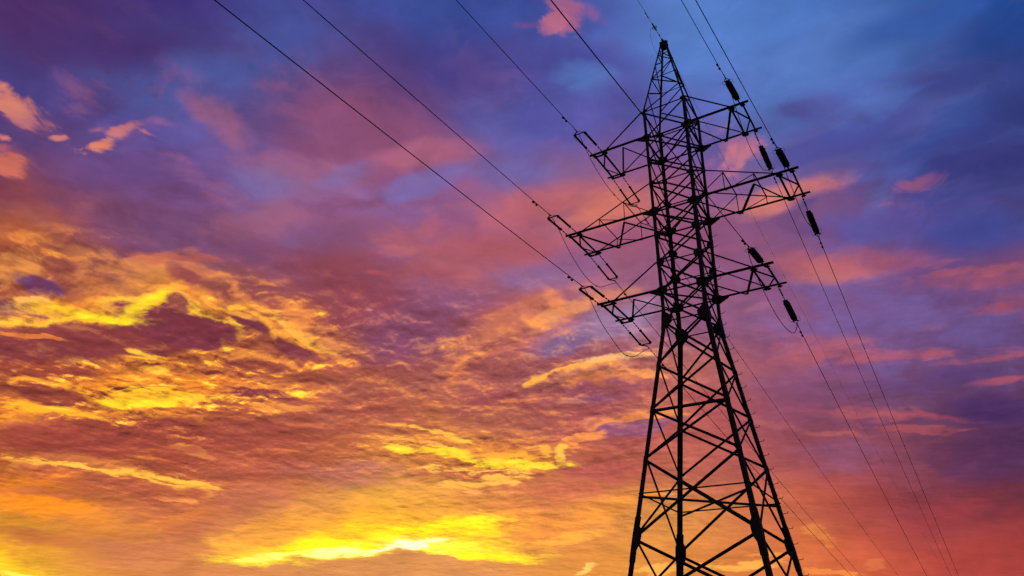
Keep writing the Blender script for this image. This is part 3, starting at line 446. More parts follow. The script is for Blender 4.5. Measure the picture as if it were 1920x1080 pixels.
LATE = [
 (-64.71, 41.24, 10.98, 3.06, 26.85, (68, 50, 108), 0.55, 0.0, 1.0, 0.4, 0.4, 0),
 (-54.02, 42.25, 6.4, 2.26, -9.61, (70, 82, 150), 0.4, 0.1, 1.0, 1.6, 2.2, 1),
 (-64.65, 9.32, 5.59, 1.93, -1.69, (260, 144, 38), 0.6, 0.03, 1.3, 0.8, 0.9, 1),
 (-59.98, 8.0, 5.67, 0.99, -0.91, (228, 140, 62), 0.6, 0.03, 1.3, 0.8, 0.9, 1),
 (-49.12, 8.7, 4.6, 1.46, 15.93, (268, 177, 61), 0.6, 0.03, 1.3, 0.8, 0.9, 1),
 (-7.14, 38.44, 2.86, 1.32, -20.31, (78, 74, 142), 0.7, 0.12, 2.0, 1.0, 1.9, 1),
 (-4.16, 35.21, 6.43, 1.27, -0.8, (74, 74, 146), 0.6, 0.12, 2.0, 1.0, 1.9, 1),
 (-0.62, 35.83, 3.85, 1.09, 1.3, (70, 76, 150), 0.55, 0.12, 2.0, 1.0, 1.9, 1),
 (6.88, 36.92, 5.66, 1.7, -6.29, (58, 66, 134), 0.65, 0.03, 1.3, 0.8, 0.9, 1),
 (9.79, 38.63, 3.19, 1.98, -4.57, (34, 66, 138), 0.5, 0.03, 1.3, 0.8, 0.9, 1),
 (5.93, 31.08, 5.74, 2.07, -4.23, (58, 54, 120), 0.6, 0.03, 1.3, 0.8, 0.9, 1),
 (0.95, 32.95, 5.03, 0.94, -0.29, (66, 70, 140), 0.5, 0.1, 1.0, 1.6, 2.2, 1),
 (-0.26, 37.04, 4.45, 1.45, 2.71, (84, 118, 190), 0.4, 0.1, 1.0, 1.6, 2.2, 1),
 (4.83, 26.51, 5.21, 1.73, -11.41, (60, 70, 142), 0.5, 0.03, 1.3, 0.8, 0.9, 1),
 (1.79, 15.66, 4.33, 1.36, -9.02, (74, 46, 96), 0.7, 0.03, 1.3, 0.8, 0.9, 1),
 (-2.89, 17.83, 6.41, 0.79, -6.29, (96, 66, 118), 0.5, 0.12, 2.0, 1.0, 1.9, 1),
 (-7.84, 18.02, 5.18, 1.12, -6.79, (124, 74, 112), 0.5, 0.12, 2.0, 1.0, 1.9, 1),
 (-10.41, 16.03, 5.64, 0.6, -9.36, (182, 98, 98), 0.5, 0.2, 1.7, 0.9, 3.4, 1),
 (-3.46, 15.32, 5.06, 0.36, -11.48, (172, 80, 84), 0.6, 0.2, 1.7, 0.9, 3.4, 1),
 (3.92, 24.58, 5.85, 0.49, -8.51, (168, 86, 100), 0.5, 0.2, 1.7, 0.9, 3.4, 1),
 (-67.35, 18.49, 6.72, 1.58, 9.14, (136, 60, 64), 0.92, 0.14, 4.0, 0.5, 1.4, 1),
 (-62.07, 20.02, 6.17, 1.38, 6.73, (140, 62, 64), 0.9, 0.14, 4.0, 0.5, 1.4, 1),
 (-58.42, 21.53, 5.23, 1.57, -3.74, (130, 57, 70), 0.97, 0.14, 4.0, 0.5, 1.4, 1),
 (-53.55, 22.57, 2.24, 0.57, -16.42, (136, 62, 78), 0.9, 0.14, 4.0, 0.5, 1.4, 1),
 (-49.86, 21.39, 2.31, 0.86, -12.79, (142, 66, 80), 0.8, 0.12, 2.0, 1.0, 1.9, 1),
 (-66.87, 16.94, 4.38, 0.75, 7.98, (165, 76, 58), 0.6, 0.12, 2.0, 1.0, 1.9, 1),
 (-64.76, 15.71, 2.46, 0.55, -2.48, (160, 74, 60), 0.7, 0.12, 2.0, 1.0, 1.9, 1),
 (-62.9, 13.08, 10.12, 1.72, 6.66, (166, 74, 62), 0.85, 0.12, 2.0, 1.0, 1.9, 1),
 (-54.02, 15.24, 7.48, 1.27, 4.03, (168, 78, 66), 0.75, 0.12, 2.0, 1.0, 1.9, 1),
 (-48.68, 15.44, 6.77, 1.53, 5.64, (172, 84, 70), 0.5, 0.03, 1.3, 0.8, 0.9, 1),
 (-56.26, 10.54, 4.43, 0.42, -3.44, (186, 92, 66), 0.6, 0.12, 2.0, 1.0, 1.9, 1),
 (-63.23, 9.66, 5.07, 0.73, 3.7, (184, 92, 64), 0.7, 0.12, 2.0, 1.0, 1.9, 1),
 (-51.43, 17.77, 2.59, 0.35, 4.11, (140, 62, 68), 0.7, 0.12, 2.0, 1.0, 1.9, 1),
 (-67.55, 19.15, 2.64, 0.28, 7.29, (232, 128, 54), 0.7, 0.12, 2.0, 1.0, 1.9, 1),
 (-65.17, 21.11, 6.18, 0.64, 10.92, (270, 197, 53), 0.95, 0.03, 1.3, 0.8, 0.9, 1),
 (-63.48, 21.28, 3.82, 0.4, 10.24, (270, 235, 36), 0.95, 0.03, 1.3, 0.8, 0.9, 1),
 (-61.17, 22.77, 2.73, 0.65, 46.23, (270, 218, 42), 0.95, 0.03, 1.3, 0.8, 0.9, 1),
 (-60.17, 23.95, 2.38, 0.37, 2.32, (260, 167, 63), 0.7, 0.12, 2.0, 1.0, 1.9, 1),
 (-59.16, 23.0, 1.41, 0.51, -19.79, (150, 78, 72), 0.7, 0.12, 2.0, 1.0, 1.9, 1),
 (-59.89, 18.5, 4.97, 0.74, 15.1, (236, 136, 48), 0.5, 0.12, 2.0, 1.0, 1.9, 1),
 (-59.54, 18.56, 2.01, 0.37, 10.55, (270, 203, 66), 0.7, 0.12, 2.0, 1.0, 1.9, 1),
 (-55.3, 23.22, 4.39, 0.38, -12.57, (265, 175, 69), 0.8, 0.12, 2.0, 1.0, 1.9, 1),
 (-49.83, 22.47, 3.11, 0.31, -24.64, (270, 188, 72), 0.8, 0.12, 2.0, 1.0, 1.9, 1),
 (-59.74, 16.48, 4.93, 0.8, 12.95, (270, 201, 45), 0.8, 0.12, 2.0, 1.0, 1.9, 1),
 (-60.63, 15.86, 3.87, 0.43, 12.98, (270, 222, 45), 0.85, 0.12, 2.0, 1.0, 1.9, 1),
 (-62.87, 14.17, 3.72, 0.35, 6.14, (172, 80, 60), 0.7, 0.12, 2.0, 1.0, 1.9, 1),
 (-64.32, 14.73, 3.98, 0.27, 1.29, (267, 184, 48), 0.85, 0.12, 2.0, 1.0, 1.9, 1),
 (-60.31, 19.47, 2.01, 0.33, 2.48, (270, 204, 63), 0.8, 0.12, 2.0, 1.0, 1.9, 1),
 (-57.14, 11.37, 3.72, 0.28, -2.96, (270, 195, 69), 0.85, 0.12, 2.0, 1.0, 1.9, 1),
 (-36.35, 14.13, 6.82, 0.39, -6.66, (270, 218, 53), 0.9, 0.12, 2.0, 1.0, 1.9, 1),
 (-30.54, 13.88, 3.62, 0.35, 2.64, (270, 224, 61), 0.9, 0.12, 2.0, 1.0, 1.9, 1),
 (-38.14, 16.03, 4.43, 0.24, -8.07, (270, 193, 77), 0.8, 0.12, 2.0, 1.0, 1.9, 1),
]
GLOW_ZONES = [
 (-59.89, 18.5, 16.71, 6.95, 5.15, 1.15, 0.0, 1.4, 0.15, 0.2),
 (-49.89, 22.78, 10.02, 3.92, -12.44, 0.8, 0.0, 1.4, 0.15, 0.2),
 (-36.79, 14.47, 12.83, 3.53, 2.24, 0.6, 0.0, 1.4, 0.15, 0.2),
 (-25.33, 21.21, 9.75, 3.65, 6.58, 0.5, 0.0, 1.4, 0.15, 0.2),
 (-60.77, 11.15, 12.0, 3.43, 2.9, 0.4, 0.0, 1.4, 0.15, 0.2),
 (-68.92, 23.41, 7.57, 3.12, 17.76, 0.55, 0.0, 1.4, 0.15, 0.2),
 (-32.87, 24.09, 12.38, 4.12, 21.32, 0.4, 0.0, 1.4, 0.15, 0.2),
 (-39.33, 20.54, 24.33, 10.54, 3.61, 0.35, 0.0, 1.4, 0.15, 0.2),
 (-34.49, 8.99, 35.26, 4.46, 1.45, 0.15, 0.0, 1.4, 0.15, 0.2),
]
MOTTLE = [
 ((-57.79, 36.78, 19.83, 9.76, 8.66, 0.75, 0.0, 1.6, 0.0, 0.0), (84, 58, 112), (112, 92, 158), (150, 92, 128)),
 ((-42.25, 31.8, 16.98, 6.9, 11.41, 0.8, 0.0, 1.6, 0.0, 0.0), (140, 72, 88), (136, 100, 148), (180, 98, 108)),
 ((-63.68, 28.27, 10.76, 4.03, 11.72, 0.7, 0.0, 1.6, 0.0, 0.0), (112, 66, 100), (132, 90, 135), (165, 92, 98)),
 ((-30.74, 41.98, 11.98, 7.76, -19.38, 0.6, 0.0, 1.6, 0.0, 0.0), (74, 68, 138), (100, 110, 180), (120, 88, 150)),
 ((1.68, 35.36, 13.03, 9.28, -3.22, 0.8, 0.0, 1.6, 0.0, 0.0), (58, 60, 128), (88, 108, 182), (92, 84, 150)),
 ((-5.05, 24.45, 15.33, 8.62, -6.41, 0.85, 0.0, 1.6, 0.0, 0.0), (92, 62, 112), (116, 96, 160), (176, 94, 108)),
 ((-2.0, 14.44, 11.2, 5.54, -2.55, 0.7, 0.0, 1.6, 0.0, 0.0), (86, 50, 88), (124, 78, 118), (158, 76, 86)),
 ((-43.33, 17.86, 11.88, 3.56, -0.45, 0.5, 0.0, 1.6, 0.0, 0.0), (160, 76, 72), (196, 118, 100), (215, 130, 75)),
]


def after(vec, color):
    # same direction, but worked out only once the colours below are done (keeps the shader's memory small)
    return vmath('ADD', vec, vmath('SCALE', color, scale=1e-7))
def apply(lst, color):
    """lay the patches over the colour, sixteen to a node group"""
    global ND, LK, F_DECK, F_EDGE
    keep = (ND, LK, F_DECK, F_EDGE)
    for n in range(0, len(lst), 16):
        gt = bpy.data.node_groups.new('cloud_group', 'ShaderNodeTree')
        for nm, tp in (('Colour', 'NodeSocketColor'), ('Fine', 'NodeSocketVector'), ('Soft', 'NodeSocketVector'), ('Deck', 'NodeSocketFloat'), ('Edge', 'NodeSocketFloat')):
            gt.interface.new_socket(nm, in_out='INPUT', socket_type=tp)
        gt.interface.new_socket('Colour', in_out='OUTPUT', socket_type='NodeSocketColor')
        ND, LK = gt.nodes, gt.links
        gi = node('NodeGroupInput'); go = node('NodeGroupOutput')
        c, F_DECK, F_EDGE = gi.outputs[0], gi.outputs[3], gi.outputs[4]
        fine_, soft_ = after(gi.outputs[1], c), after(gi.outputs[2], c)
        for p in lst[n:n+16]:
            az, el, ra, re, roll, hx, alpha, t, sharp, deck, edge, fine = p
            f = patch(az, el, ra, re, roll, alpha, t, sharp, deck, edge, fine_ if fine else soft_)
            c = mixc(f, c, lin(hx))
        LK.new(c, go.inputs[0])
        ND, LK, F_DECK, F_EDGE = keep
        gn = node('ShaderNodeGroup'); gn.node_tree = gt
        for k, v in enumerate((color, D_FINE, D_SOFT, F_DECK, F_EDGE)): LK.new(v, gn.inputs[k])
        color = gn.outputs[0]
    return color
# relief of the cloud deck towards the sun: small ripples over broad billows
sdir = Vector((math.sin(SUN_AZ), math.cos(SUN_AZ), 0))
WD = vmath('ADD', LAYER, vmath('SCALE', W_FINE, scale=0.10))
def relief(scale, step, detail, rough, gain_):
    a = noise(WD, scale, detail, rough); b_ = noise(vmath('ADD', WD, tuple(sdir*step)), scale, detail, rough)
    return math_('MULTIPLY', math_('SUBTRACT', a, b_), gain_)
REL = math_('ADD', math_('ADD', relief(3.2, 0.07, 4.0, 0.5, 3.0), relief(8.0, 0.035, 4.0, 0.55, 4.0)), relief(19.0, 0.016, 4.0, 0.55, 2.7))
# the ripples show where the low sun rakes the deck, little overhead or away from the glow
def ramp(v, lo, hi, a, c):
    n = node('ShaderNodeMapRange', interpolation_type='SMOOTHSTEP'); put(n.inputs[0], v)
    n.inputs[1].default_value = lo; n.inputs[2].default_value = hi; n.inputs[3].default_value = a; n.inputs[4].default_value = c
    return n.outputs[0]
REL = math_('MULTIPLY', REL, math_('MULTIPLY', ramp(EL, 0.36, 0.56, 1.0, 0.14), ramp(AZ, -0.42, -0.15, 1.0, 0.40)))
REL = math_('MULTIPLY', REL, ramp(EL, 0.12, 0.24, 0.45, 1.0))
F_DECK = math_('MULTIPLY_ADD', REL, 0.22, F_DECK)
# mottled slate and rose in the high cloud
def smooth(v, lo, hi, top):
    n = node('ShaderNodeMapRange', interpolation_type='SMOOTHSTEP'); put(n.inputs[0], v)
    n.inputs[1].default_value = lo; n.inputs[2].default_value = hi; n.inputs[4].default_value = top
    return n.outputs[0]
mot = noise(vmath('ADD', stretch, vmath('SCALE', W_FINE, scale=0.10)), 5.0, 6.0, 0.58, 0.6)
mot2 = noise(vmath('MULTIPLY', D_FINE, (1.0, 1.0, 2.6)), 8.0, 7.0, 0.60, 0.4)
for zn, lo_c, hi_c, c3 in MOTTLE:
    zf = patch(*zn, D_SOFT)
    color = mixc(math_('MULTIPLY', smooth(mot, 0.52, 0.68, 0.75), zf), color, lin(hi_c))
    color = mixc(math_('MULTIPLY', smooth(mot, 0.48, 0.34, 0.75), zf), color, lin(lo_c))
    color = mixc(math_('MULTIPLY', smooth(mot2, 0.53, 0.70, 0.8), zf), color, lin(c3))
color = apply(PATCHES, color)
color = apply(ACCENTS, color)
# billows on the deck lit from below the horizon: relief of two scales of noise towards the sun
GL = [patch(*p, D_SOFT) for p in GLOW_ZONES]
zone = GL[0]
for gx in GL[1:]: zone = math_('MAXIMUM', zone, gx)
bright = math_('MULTIPLY', math_('MAXIMUM', math_('SUBTRACT', REL, 0.10), 0.0), zone)
dark = math_('MULTIPLY', math_('MAXIMUM', math_('SUBTRACT', math_('MULTIPLY', REL, -1.0), 0.05), 0.0), zone)
color = mixc(math_('MULTIPLY', dark, 1.1, clamp=True), color, lin((142, 62, 60)))
color = mixc(math_('MULTIPLY', bright, 1.8, clamp=True), color, lin((246, 152, 58)))
hot = math_('MULTIPLY', math_('SUBTRACT', bright, 0.30), 2.2, clamp=True)
color = mixc(hot, color, lin((278, 208, 60)))
color = apply(LATE, color)
# faint texture everywhere
tex = math_('ADD', math_('MULTIPLY', F_DECK, 0.5), math_('MULTIPLY', F_EDGE, 0.55))
gain = math_('ADD', math_('MULTIPLY_ADD', REL, 0.20, 1.00), tex)
# below the horizon
hz = node('ShaderNodeMapRange'); put(hz.inputs[0], sep.outputs[2]); hz.inputs[1].default_value = -0.02; hz.inputs[2].default_value = 0.02
color = mixc(hz.outputs[0], (0.03, 0.015, 0.015, 1), color)
bg = node('ShaderNodeBackground'); put(bg.inputs[0], color); put(bg.inputs[1], gain)
ow = node('ShaderNodeOutputWorld'); LK.new(bg.outputs[0], ow.inputs[0])
world.cycles.sampling_method = 'MANUAL'; world.cycles.sample_map_resolution = 256

# ------------------------------------------------------------------ sun, already at the horizon behind the cloud
sl = bpy.data.lights.new('sun', 'SUN'); sl.energy = 0.12; sl.angle = math.radians(6.0); sl.color = (1.0, 0.55, 0.25)
so = bpy.data.objects.new('sun', sl); COL.objects.link(so)
sd = Vector((math.sin(SUN_AZ)*math.cos(SUN_EL), math.cos(SUN_AZ)*math.cos(SUN_EL), math.sin(SUN_EL)))
so.rotation_euler = sd.to_track_quat('Z', 'Y').to_euler()

# ------------------------------------------------------------------ materials
def material(name, base, rough=0.6, metal=0.0, var=0.3, scale=6.0, base2=None, spec=0.5):
    m = bpy.data.materials.new(name); m.use_nodes = True
    nt = m.node_tree; b = nt.nodes['Principled BSDF']
    tc = nt.nodes.new('ShaderNodeTexCoord'); n = nt.nodes.new('ShaderNodeTexNoise')
    n.inputs['Scale'].default_value = scale; n.inputs['Detail'].default_value = 6
    nt.links.new(tc.outputs['Object'], n.inputs['Vector'])
    r = nt.nodes.new('ShaderNodeValToRGB'); nt.links.new(n.outputs['Fac'], r.inputs[0])
    b2 = base2 or tuple(c*(1-var) for c in base)
    r.color_ramp.elements[0].position = 0.35; r.color_ramp.elements[1].position = 0.65
    r.color_ramp.elements[0].color = (*b2, 1); r.color_ramp.elements[1].color = (*base, 1)
    nt.links.new(r.outputs[0], b.inputs['Base Color'])
    b.inputs['Roughness'].default_value = rough; b.inputs['Metallic'].default_value = metal
    b.inputs['Specular IOR Level'].default_value = spec
    return m
STEEL = material('weathered_dark_steel', (0.075, 0.058, 0.056), 0.7, 0.0, 0.4, 2.0, (0.045, 0.027, 0.022), 0.3)
CABLE = material('aluminium_cable', (0.05, 0.05, 0.05), 0.7, 0.0, 0.3, 40.0, None, 0.2)
FITTING = material('cast_iron_fitting', (0.035, 0.032, 0.032), 0.7, 0.0, 0.3, 20.0, None, 0.25)
GLASS = material('brown_insulator_discs', (0.045, 0.025, 0.020), 0.35, 0.0, 0.3, 10.0, None, 0.4)
POLY = material('dark_polymer_insulator', (0.035, 0.025, 0.028), 0.6, 0.0, 0.2, 10.0, None, 0.3)
CONC = material('concrete_footing', (0.30, 0.29, 0.27), 0.9, 0.0, 0.3, 5.0)
GRASS = material('dark_meadow_grass', (0.060, 0.080, 0.028), 0.95, 0.0, 0.5, 0.9, (0.030, 0.045, 0.016), 0.1)

# ------------------------------------------------------------------ builders
class MB:
    def __init__(self): self.v, self.f = [], []
    def add(self, vs, fs):
        o = len(self.v); self.v += [tuple(x) for x in vs]; self.f += [[i+o for i in f] for f in fs]
    def frame(self, a, b, hint):
        d = (b-a).normalized(); h = Vector(hint)
        x = h - d*h.dot(d)
        if x.length < 1e-4: x = d.orthogonal()
        x.normalize(); return d, x, d.cross(x)
    def angle(self, a, b, w, hint, t=None, flip=1, holes=False):
        """rolled steel angle from a to b; the heel lies on the line, the flanges open towards hint"""
        a, b = Vector(a), Vector(b); w = w*1.13; t = t or w*0.1
        d, x, y = self.frame(a, b, hint); y = y*flip
        p = (x+y).normalized(); q = (x-y).normalized()   # flange directions
        pr = [(0, 0), (w, 0), (w, t), (t, t), (t, w), (0, w)]
        vs = [a+p*u+q*v for u, v in pr]+[b+p*u+q*v for u, v in pr]
        fs = [[i, (i+1) % 6, (i+1) % 6+6, i+6] for i in range(6)]+[[3, 2, 1, 0], [5, 4, 3, 0], [6, 7, 8, 9], [6, 9, 10, 11]]
        self.add(vs, fs); return self
    def box(self, a, b, w, h, hint):
        a, b = Vector(a), Vector(b); d, x, y = self.frame(a, b, hint)
        c = [(-w/2, -h/2), (w/2, -h/2), (w/2, h/2), (-w/2, h/2)]
        vs = [a+x*u+y*v for u, v in c]+[b+x*u+y*v for u, v in c]
        self.add(vs, [[0, 1, 5, 4], [1, 2, 6, 5], [2, 3, 7, 6], [3, 0, 4, 7], [3, 2, 1, 0], [4, 5, 6, 7]]); return self
    def tube(self, pts, rad, n=8):
        pts = [Vector(p) for p in pts]
        rads = rad if isinstance(rad, (list, tuple)) else [rad]*len(pts)
        ref = None; rings = []
        for i, p in enumerate(pts):
            d = (pts[min(i+1, len(pts)-1)]-pts[max(i-1, 0)]).normalized()
            if ref is None: ref = d.orthogonal().normalized()
            ref = (ref-d*ref.dot(d)).normalized(); y = d.cross(ref)
            rings.append([p+(ref*math.cos(2*math.pi*k/n)+y*math.sin(2*math.pi*k/n))*rads[i] for k in range(n)])
        vs = [v for r in rings for v in r]; fs = []
        for i in range(len(rings)-1):
            for k in range(n): fs.append([i*n+k, i*n+(k+1) % n, (i+1)*n+(k+1) % n, (i+1)*n+k])
        fs.append(list(range(n))[::-1]); fs.append([(len(rings)-1)*n+k for k in range(n)])
        self.add(vs, fs); return self
    def plate(self, pts, nrm, t=0.014):
        """flat plate: polygon pts thickened along nrm"""
        nv = Vector(nrm).normalized()*t/2; n = len(pts); pts = [Vector(p) for p in pts]
        vs = [p-nv for p in pts]+[p+nv for p in pts]
        self.add(vs, [list(range(n))[::-1], [n+i for i in range(n)]]+[[i, (i+1) % n, (i+1) % n+n, i+n] for i in range(n)]); return self
    def ball(self, c, r, n=8):
        c = Vector(c); prof = [(math.sin(math.pi*i/5)*r+1e-4, -math.cos(math.pi*i/5)*r) for i in range(6)]
        return self.tube([c+Vector((0, 0, z)) for _, z in prof], [q for q, _ in prof], n)
    def build(self, name, mat, parent=None, origin=None, smooth=False):
        me = bpy.data.meshes.new(name); o = Vector(origin) if origin is not None else Vector((0, 0, 0))
        me.from_pydata([tuple(Vector(v)-o) for v in self.v], [], self.f); me.update()
        bm = bmesh.new(); bm.from_mesh(me); bmesh.ops.recalc_face_normals(bm, faces=bm.faces); bm.to_mesh(me); bm.free()
        if smooth:
            for p in me.polygons: p.use_smooth = len(p.vertices) == 4
        me.materials.append(mat)
        ob = bpy.data.objects.new(name, me); COL.objects.link(ob); ob.parent = parent
        if parent is None: ob.location = o
        else:
            base = parent; off = Vector((0, 0, 0))
            while base is not None: off += base.location; base = base.parent
            ob.location = o-off
        return ob
def empty(name, loc, label, cat, group=None):
    e = bpy.data.objects.new(name, None); COL.objects.link(e); e.location = loc; e.empty_display_size = 0.5
    e['label'] = label; e['category'] = cat
    if group: e['group'] = group
    return e
def part(mb, name, mat, parent, origin=None, smooth=False, label=None):
    if origin is None:
        n = len(mb.v); origin = Vector((sum(v[0] for v in mb.v)/n, sum(v[1] for v in mb.v)/n, sum(v[2] for v in mb.v)/n))
    o = mb.build(name, mat, parent, origin, smooth)
    if label: o['label'] = label
    return o

# ------------------------------------------------------------------ ground: a meadow that falls away beyond the tower
def ground_z(x, y):
    z = 0.0
    if y > 14: z -= 0.10*(y-14)*min(1, (y-14)/60)
    z = max(z, -60)
    return z + 0.10*math.sin(x*0.21+1)*math.cos(y*0.17)
gm = MB(); xs = []
def graded(lim):
    a = [0.0]; s = 2.5
    while a[-1] < lim: a.append(a[-1]+s); s *= 1.12
    return [-v for v in a[:0:-1]]+a
xs = graded(6000); ys = graded(6000)
gv = [(x, y, ground_z(x, y)-0.1) for y in ys for x in xs]; nx = len(xs)
gm.add(gv, [[j*nx+i, j*nx+i+1, (j+1)*nx+i+1, (j+1)*nx+i] for j in range(len(ys)-1) for i in range(nx-1)])
g = gm.build('ground', GRASS); g['kind'] = 'structure'

# ------------------------------------------------------------------ the transmission tower
Z = {'E': -12.80, 'D': -10.49, 'S': -8.56, 'C': -5.68, 'P': -2.88, 'B': 0.0, 'L': 2.06, 'K': 4.08, 'J': 6.07,
     'M': 7.89, 'N': 10.11, 'I': 12.05, 'A': 13.97, 'U': 16.29, 'T': 23.53}
Z['F'] = -16.4; Z['G'] = -20.3
Z = {k: v+GZ for k, v in Z.items()}
def hw(z):
    z = z-GZ
    if z < 0: return 1.40-z*0.1487
    if z < 16.29: return 1.40+0.148*z/16.29
    return 1.548+(0.17-1.548)*(z-16.29)/(23.53-16.29)
SG = {1: (-1, -1), 2: (-1, 1), 3: (1, -1), 4: (1, 1)}
def nd(l, k):
    z = Z[l] if isinstance(l, str) else l; w = hw(z); return Vector((SG[k][0]*w, SG[k][1]*w, z))
tower = empty('transmission_tower', (0, 0, 0), 'tall dark steel lattice pylon with six crossarms standing against the sunset', 'pylon')
LEGW = {'low': 0.22, 'mid': 0.20, 'high': 0.165, 'peak': 0.11}
def inward(k, z=0): return Vector((-SG[k][0], -SG[k][1], 0))
legs = {}
for k in (1, 2, 3, 4):
    mb = MB(); hint = inward(k)
    mb.angle(nd('G', k), nd('E', k), 0.24, hint); mb.angle(nd('E', k), nd('B', k), 0.225, hint)
    mb.angle(nd('B', k), nd('M', k), 0.20, hint); mb.angle(nd('M', k), nd('U', k), 0.175, hint)
    mb.angle(nd('U', k), nd('T', k), 0.10, hint)
    legs[k] = part(mb, 'leg', STEEL, tower, origin=nd('G', k))
    fb = MB(); p = nd('G', k); fb.box(Vector((p.x, p.y, -0.6)), Vector((p.x, p.y, Z['G']-0.02)), 0.9, 0.9, (1, 0, 0))
    fb.box(Vector((p.x, p.y, Z['G']-0.02)), Vector((p.x, p.y, Z['G']+0.03)), 0.5, 0.5, (1, 0, 0))
    part(fb, 'footing', CONC, legs[k])
FACES = [(1, 3, (0, -1, 0)), (2, 4, (0, 1, 0)), (1, 2, (-1, 0, 0)), (3, 4, (1, 0, 0))]
low = ['G', 'F', 'E', 'S', 'C', 'P', 'B']; highl = ['B', 'L', 'K', 'J', 'M', 'N', 'I', 'A', 'U']
def cross(l0, l1, w, big=1.0):
    for a, b, n in FACES:
        n = Vector(n); mb = MB()
        # the two diagonals are bolted to opposite flanges, so one stands a little proud of the other
        mb.angle(nd(l0, a)+n*0.012, nd(l1, b)+n*0.012, w, -n)
        mb.angle(nd(l0, b)-n*(w*0.9), nd(l1, a)-n*(w*0.9), w, -n)
        part(mb, 'cross_brace', STEEL, tower)
for l0, l1 in zip(low, low[1:]): cross(l0, l1, 0.105 if l0 in 'GFE' else 0.095)
for l0, l1 in zip(highl, highl[1:]): cross(l0, l1, 0.085)
# horizontals
def strut(p, q, w, hint, name='horizontal_strut', par=None):
    mb = MB(); mb.angle(p, q, w, hint); return part(mb, name, STEEL, par or tower)
down = Vector((0, 0, -1))
strut(nd('C', 1), nd('C', 3), 0.17, (0, 0, -1))
for a, b, n in FACES:
    strut(nd('D', a), nd('D', b), 0.075, (0, 0, 1)); strut(nd('B', a), nd('B', b), 0.075, (0, 0, -1))
    for l in ('L', 'K', 'M', 'N', 'A', 'U'): strut(nd(l, a), nd(l, b), 0.10 if l in 'LMA' else 0.07, (0, 0, -1))
for l in ('D', 'L', 'M', 'A'):
    mb = MB(); o = Vector((0, 0, -0.05)); w = 0.135 if l == 'D' else 0.10
    mb.angle(nd(l, 1)+o, nd(l, 4)+o, w, (0, 0, -1)); o = Vector((0, 0, -0.17)); mb.angle(nd(l, 2)+o, nd(l, 3)+o, w*0.8, (0, 0, -1))
    part(mb, 'diaphragm_brace', STEEL, tower)
# gusset plates
def gusset(l, k, sx, sz, dz_=0.0):
    mb = MB(); p = nd(l, k); sgx, sgy = SG[k]; fe = 0.85 if l in 'JKLI' else 0.3
    z0, z1 = p.z-sz/2+dz_, p.z+sz/2+dz_
    def xy(z): w = hw(min(max(z, GZ-30), Z['T'])); return w
    for ax in (0, 1):
        pts = []
        for z, f in ((z0, fe), (p.z+dz_-sz*0.12, 1.0), (p.z+dz_+sz*0.18, 1.0), (z1, fe)):
            w = xy(z); q = Vector((sgx*w, sgy*w, z)); pts.append(q+Vector(((-sgx if ax == 0 else 0)*sx*f, (-sgy if ax == 1 else 0)*sx*f, 0)))
        for z in (z1, z0):
            w = xy(z); pts.append(Vector((sgx*w, sgy*w, z)))
        nrm = (0, 1, 0) if ax == 0 else (1, 0, 0)
        off = Vector((0, sgy*0.012, 0)) if ax == 0 else Vector((sgx*0.012, 0, 0))
        mb.plate([q+off for q in pts], nrm, 0.016)
    part(mb, 'gusset_plate', STEEL, tower)
GS = {'E': (0.46, 1.9), 'B': (0.62, 1.25), 'L': (0.50, 0.62), 'K': (0.48, 0.55), 'J': (0.44, 0.50), 'M': (0.55, 0.75), 'N': (0.40, 0.50), 'I': (0.26, 0.40), 'A': (0.45, 0.65), 'U': (0.34, 0.50),
      'F': (0.3, 0.5), 'S': (0.20, 0.35), 'C': (0.26, 0.45), 'P': (0.20, 0.35)}
for l, (sx, sz) in GS.items():
    for k in (1, 2, 3, 4): gusset(l, k, sx, sz)
# bolted leg splices: fish plates outside the leg at the two joints
for l, h, w in (('E', 2.3, 0.29), ('B', 0.9, 0.26)):
    for k in (1, 2, 3, 4):
        mb = MB(); z = Z[l]; hint = inward(k)
        a = nd(z-h/2, k)-hint.normalized()*0.03; b = nd(z+h/2, k)-hint.normalized()*0.03
        mid = nd(z, k)-hint.normalized()*0.05
        mb.angle(a, mid, w, hint, 0.03); mb.angle(mid, b, w, hint, 0.03)
        part(mb, 'splice_plate', STEEL, tower)
# peak lattice
PL = [Z['U'], GZ+18.08, GZ+19.60, GZ+21.03, GZ+22.10, GZ+22.9]
for fi, (a, b, n) in enumerate(FACES):
    n = Vector(n); mb = MB()
    for i in range(len(PL)-1):
        k0, k1 = (a, b) if (i+(fi in (1, 2))) % 2 == 0 else (b, a)
        w = 0.07 if i < 3 else 0.055
        mb.angle(nd(PL[i], k0)+n*0.01, nd(PL[i+1], k1)+n*0.01, w, -n)
        if fi in (0, 2) and i in (1, 3): mb.angle(nd(PL[i+1], a), nd(PL[i+1], b), 0.05, (0, 0, -1))
        if fi in (1, 3) and i in (2,): mb.angle(nd(PL[i], a), nd(PL[i], b), 0.045, (0, 0, -1))
    part(mb, 'peak_lacing', STEEL, tower)
mb = MB(); mb.angle(nd('A', 1), nd('U', 2), 0.05, (1, 0, 0)); mb.angle(nd('A', 3), nd('U', 4), 0.05, (-1, 0, 0)); part(mb, 'peak_lacing', STEEL, tower)
mb = MB(); zt = Z['T']
mb.box((0, 0, zt-0.55), (0, 0, zt-0.05), 0.52, 0.50, (1, 0, 0)); mb.box((-0.30, 0, zt-0.02), (0.30, 0, zt-0.02), 0.16, 0.10, (0, 0, 1))
mb.box((0, -0.36, zt+0.02), (0, 0.36, zt+0.02), 0.12, 0.14, (0, 0, 1))
part(mb, 'peak_cap', STEEL, tower)
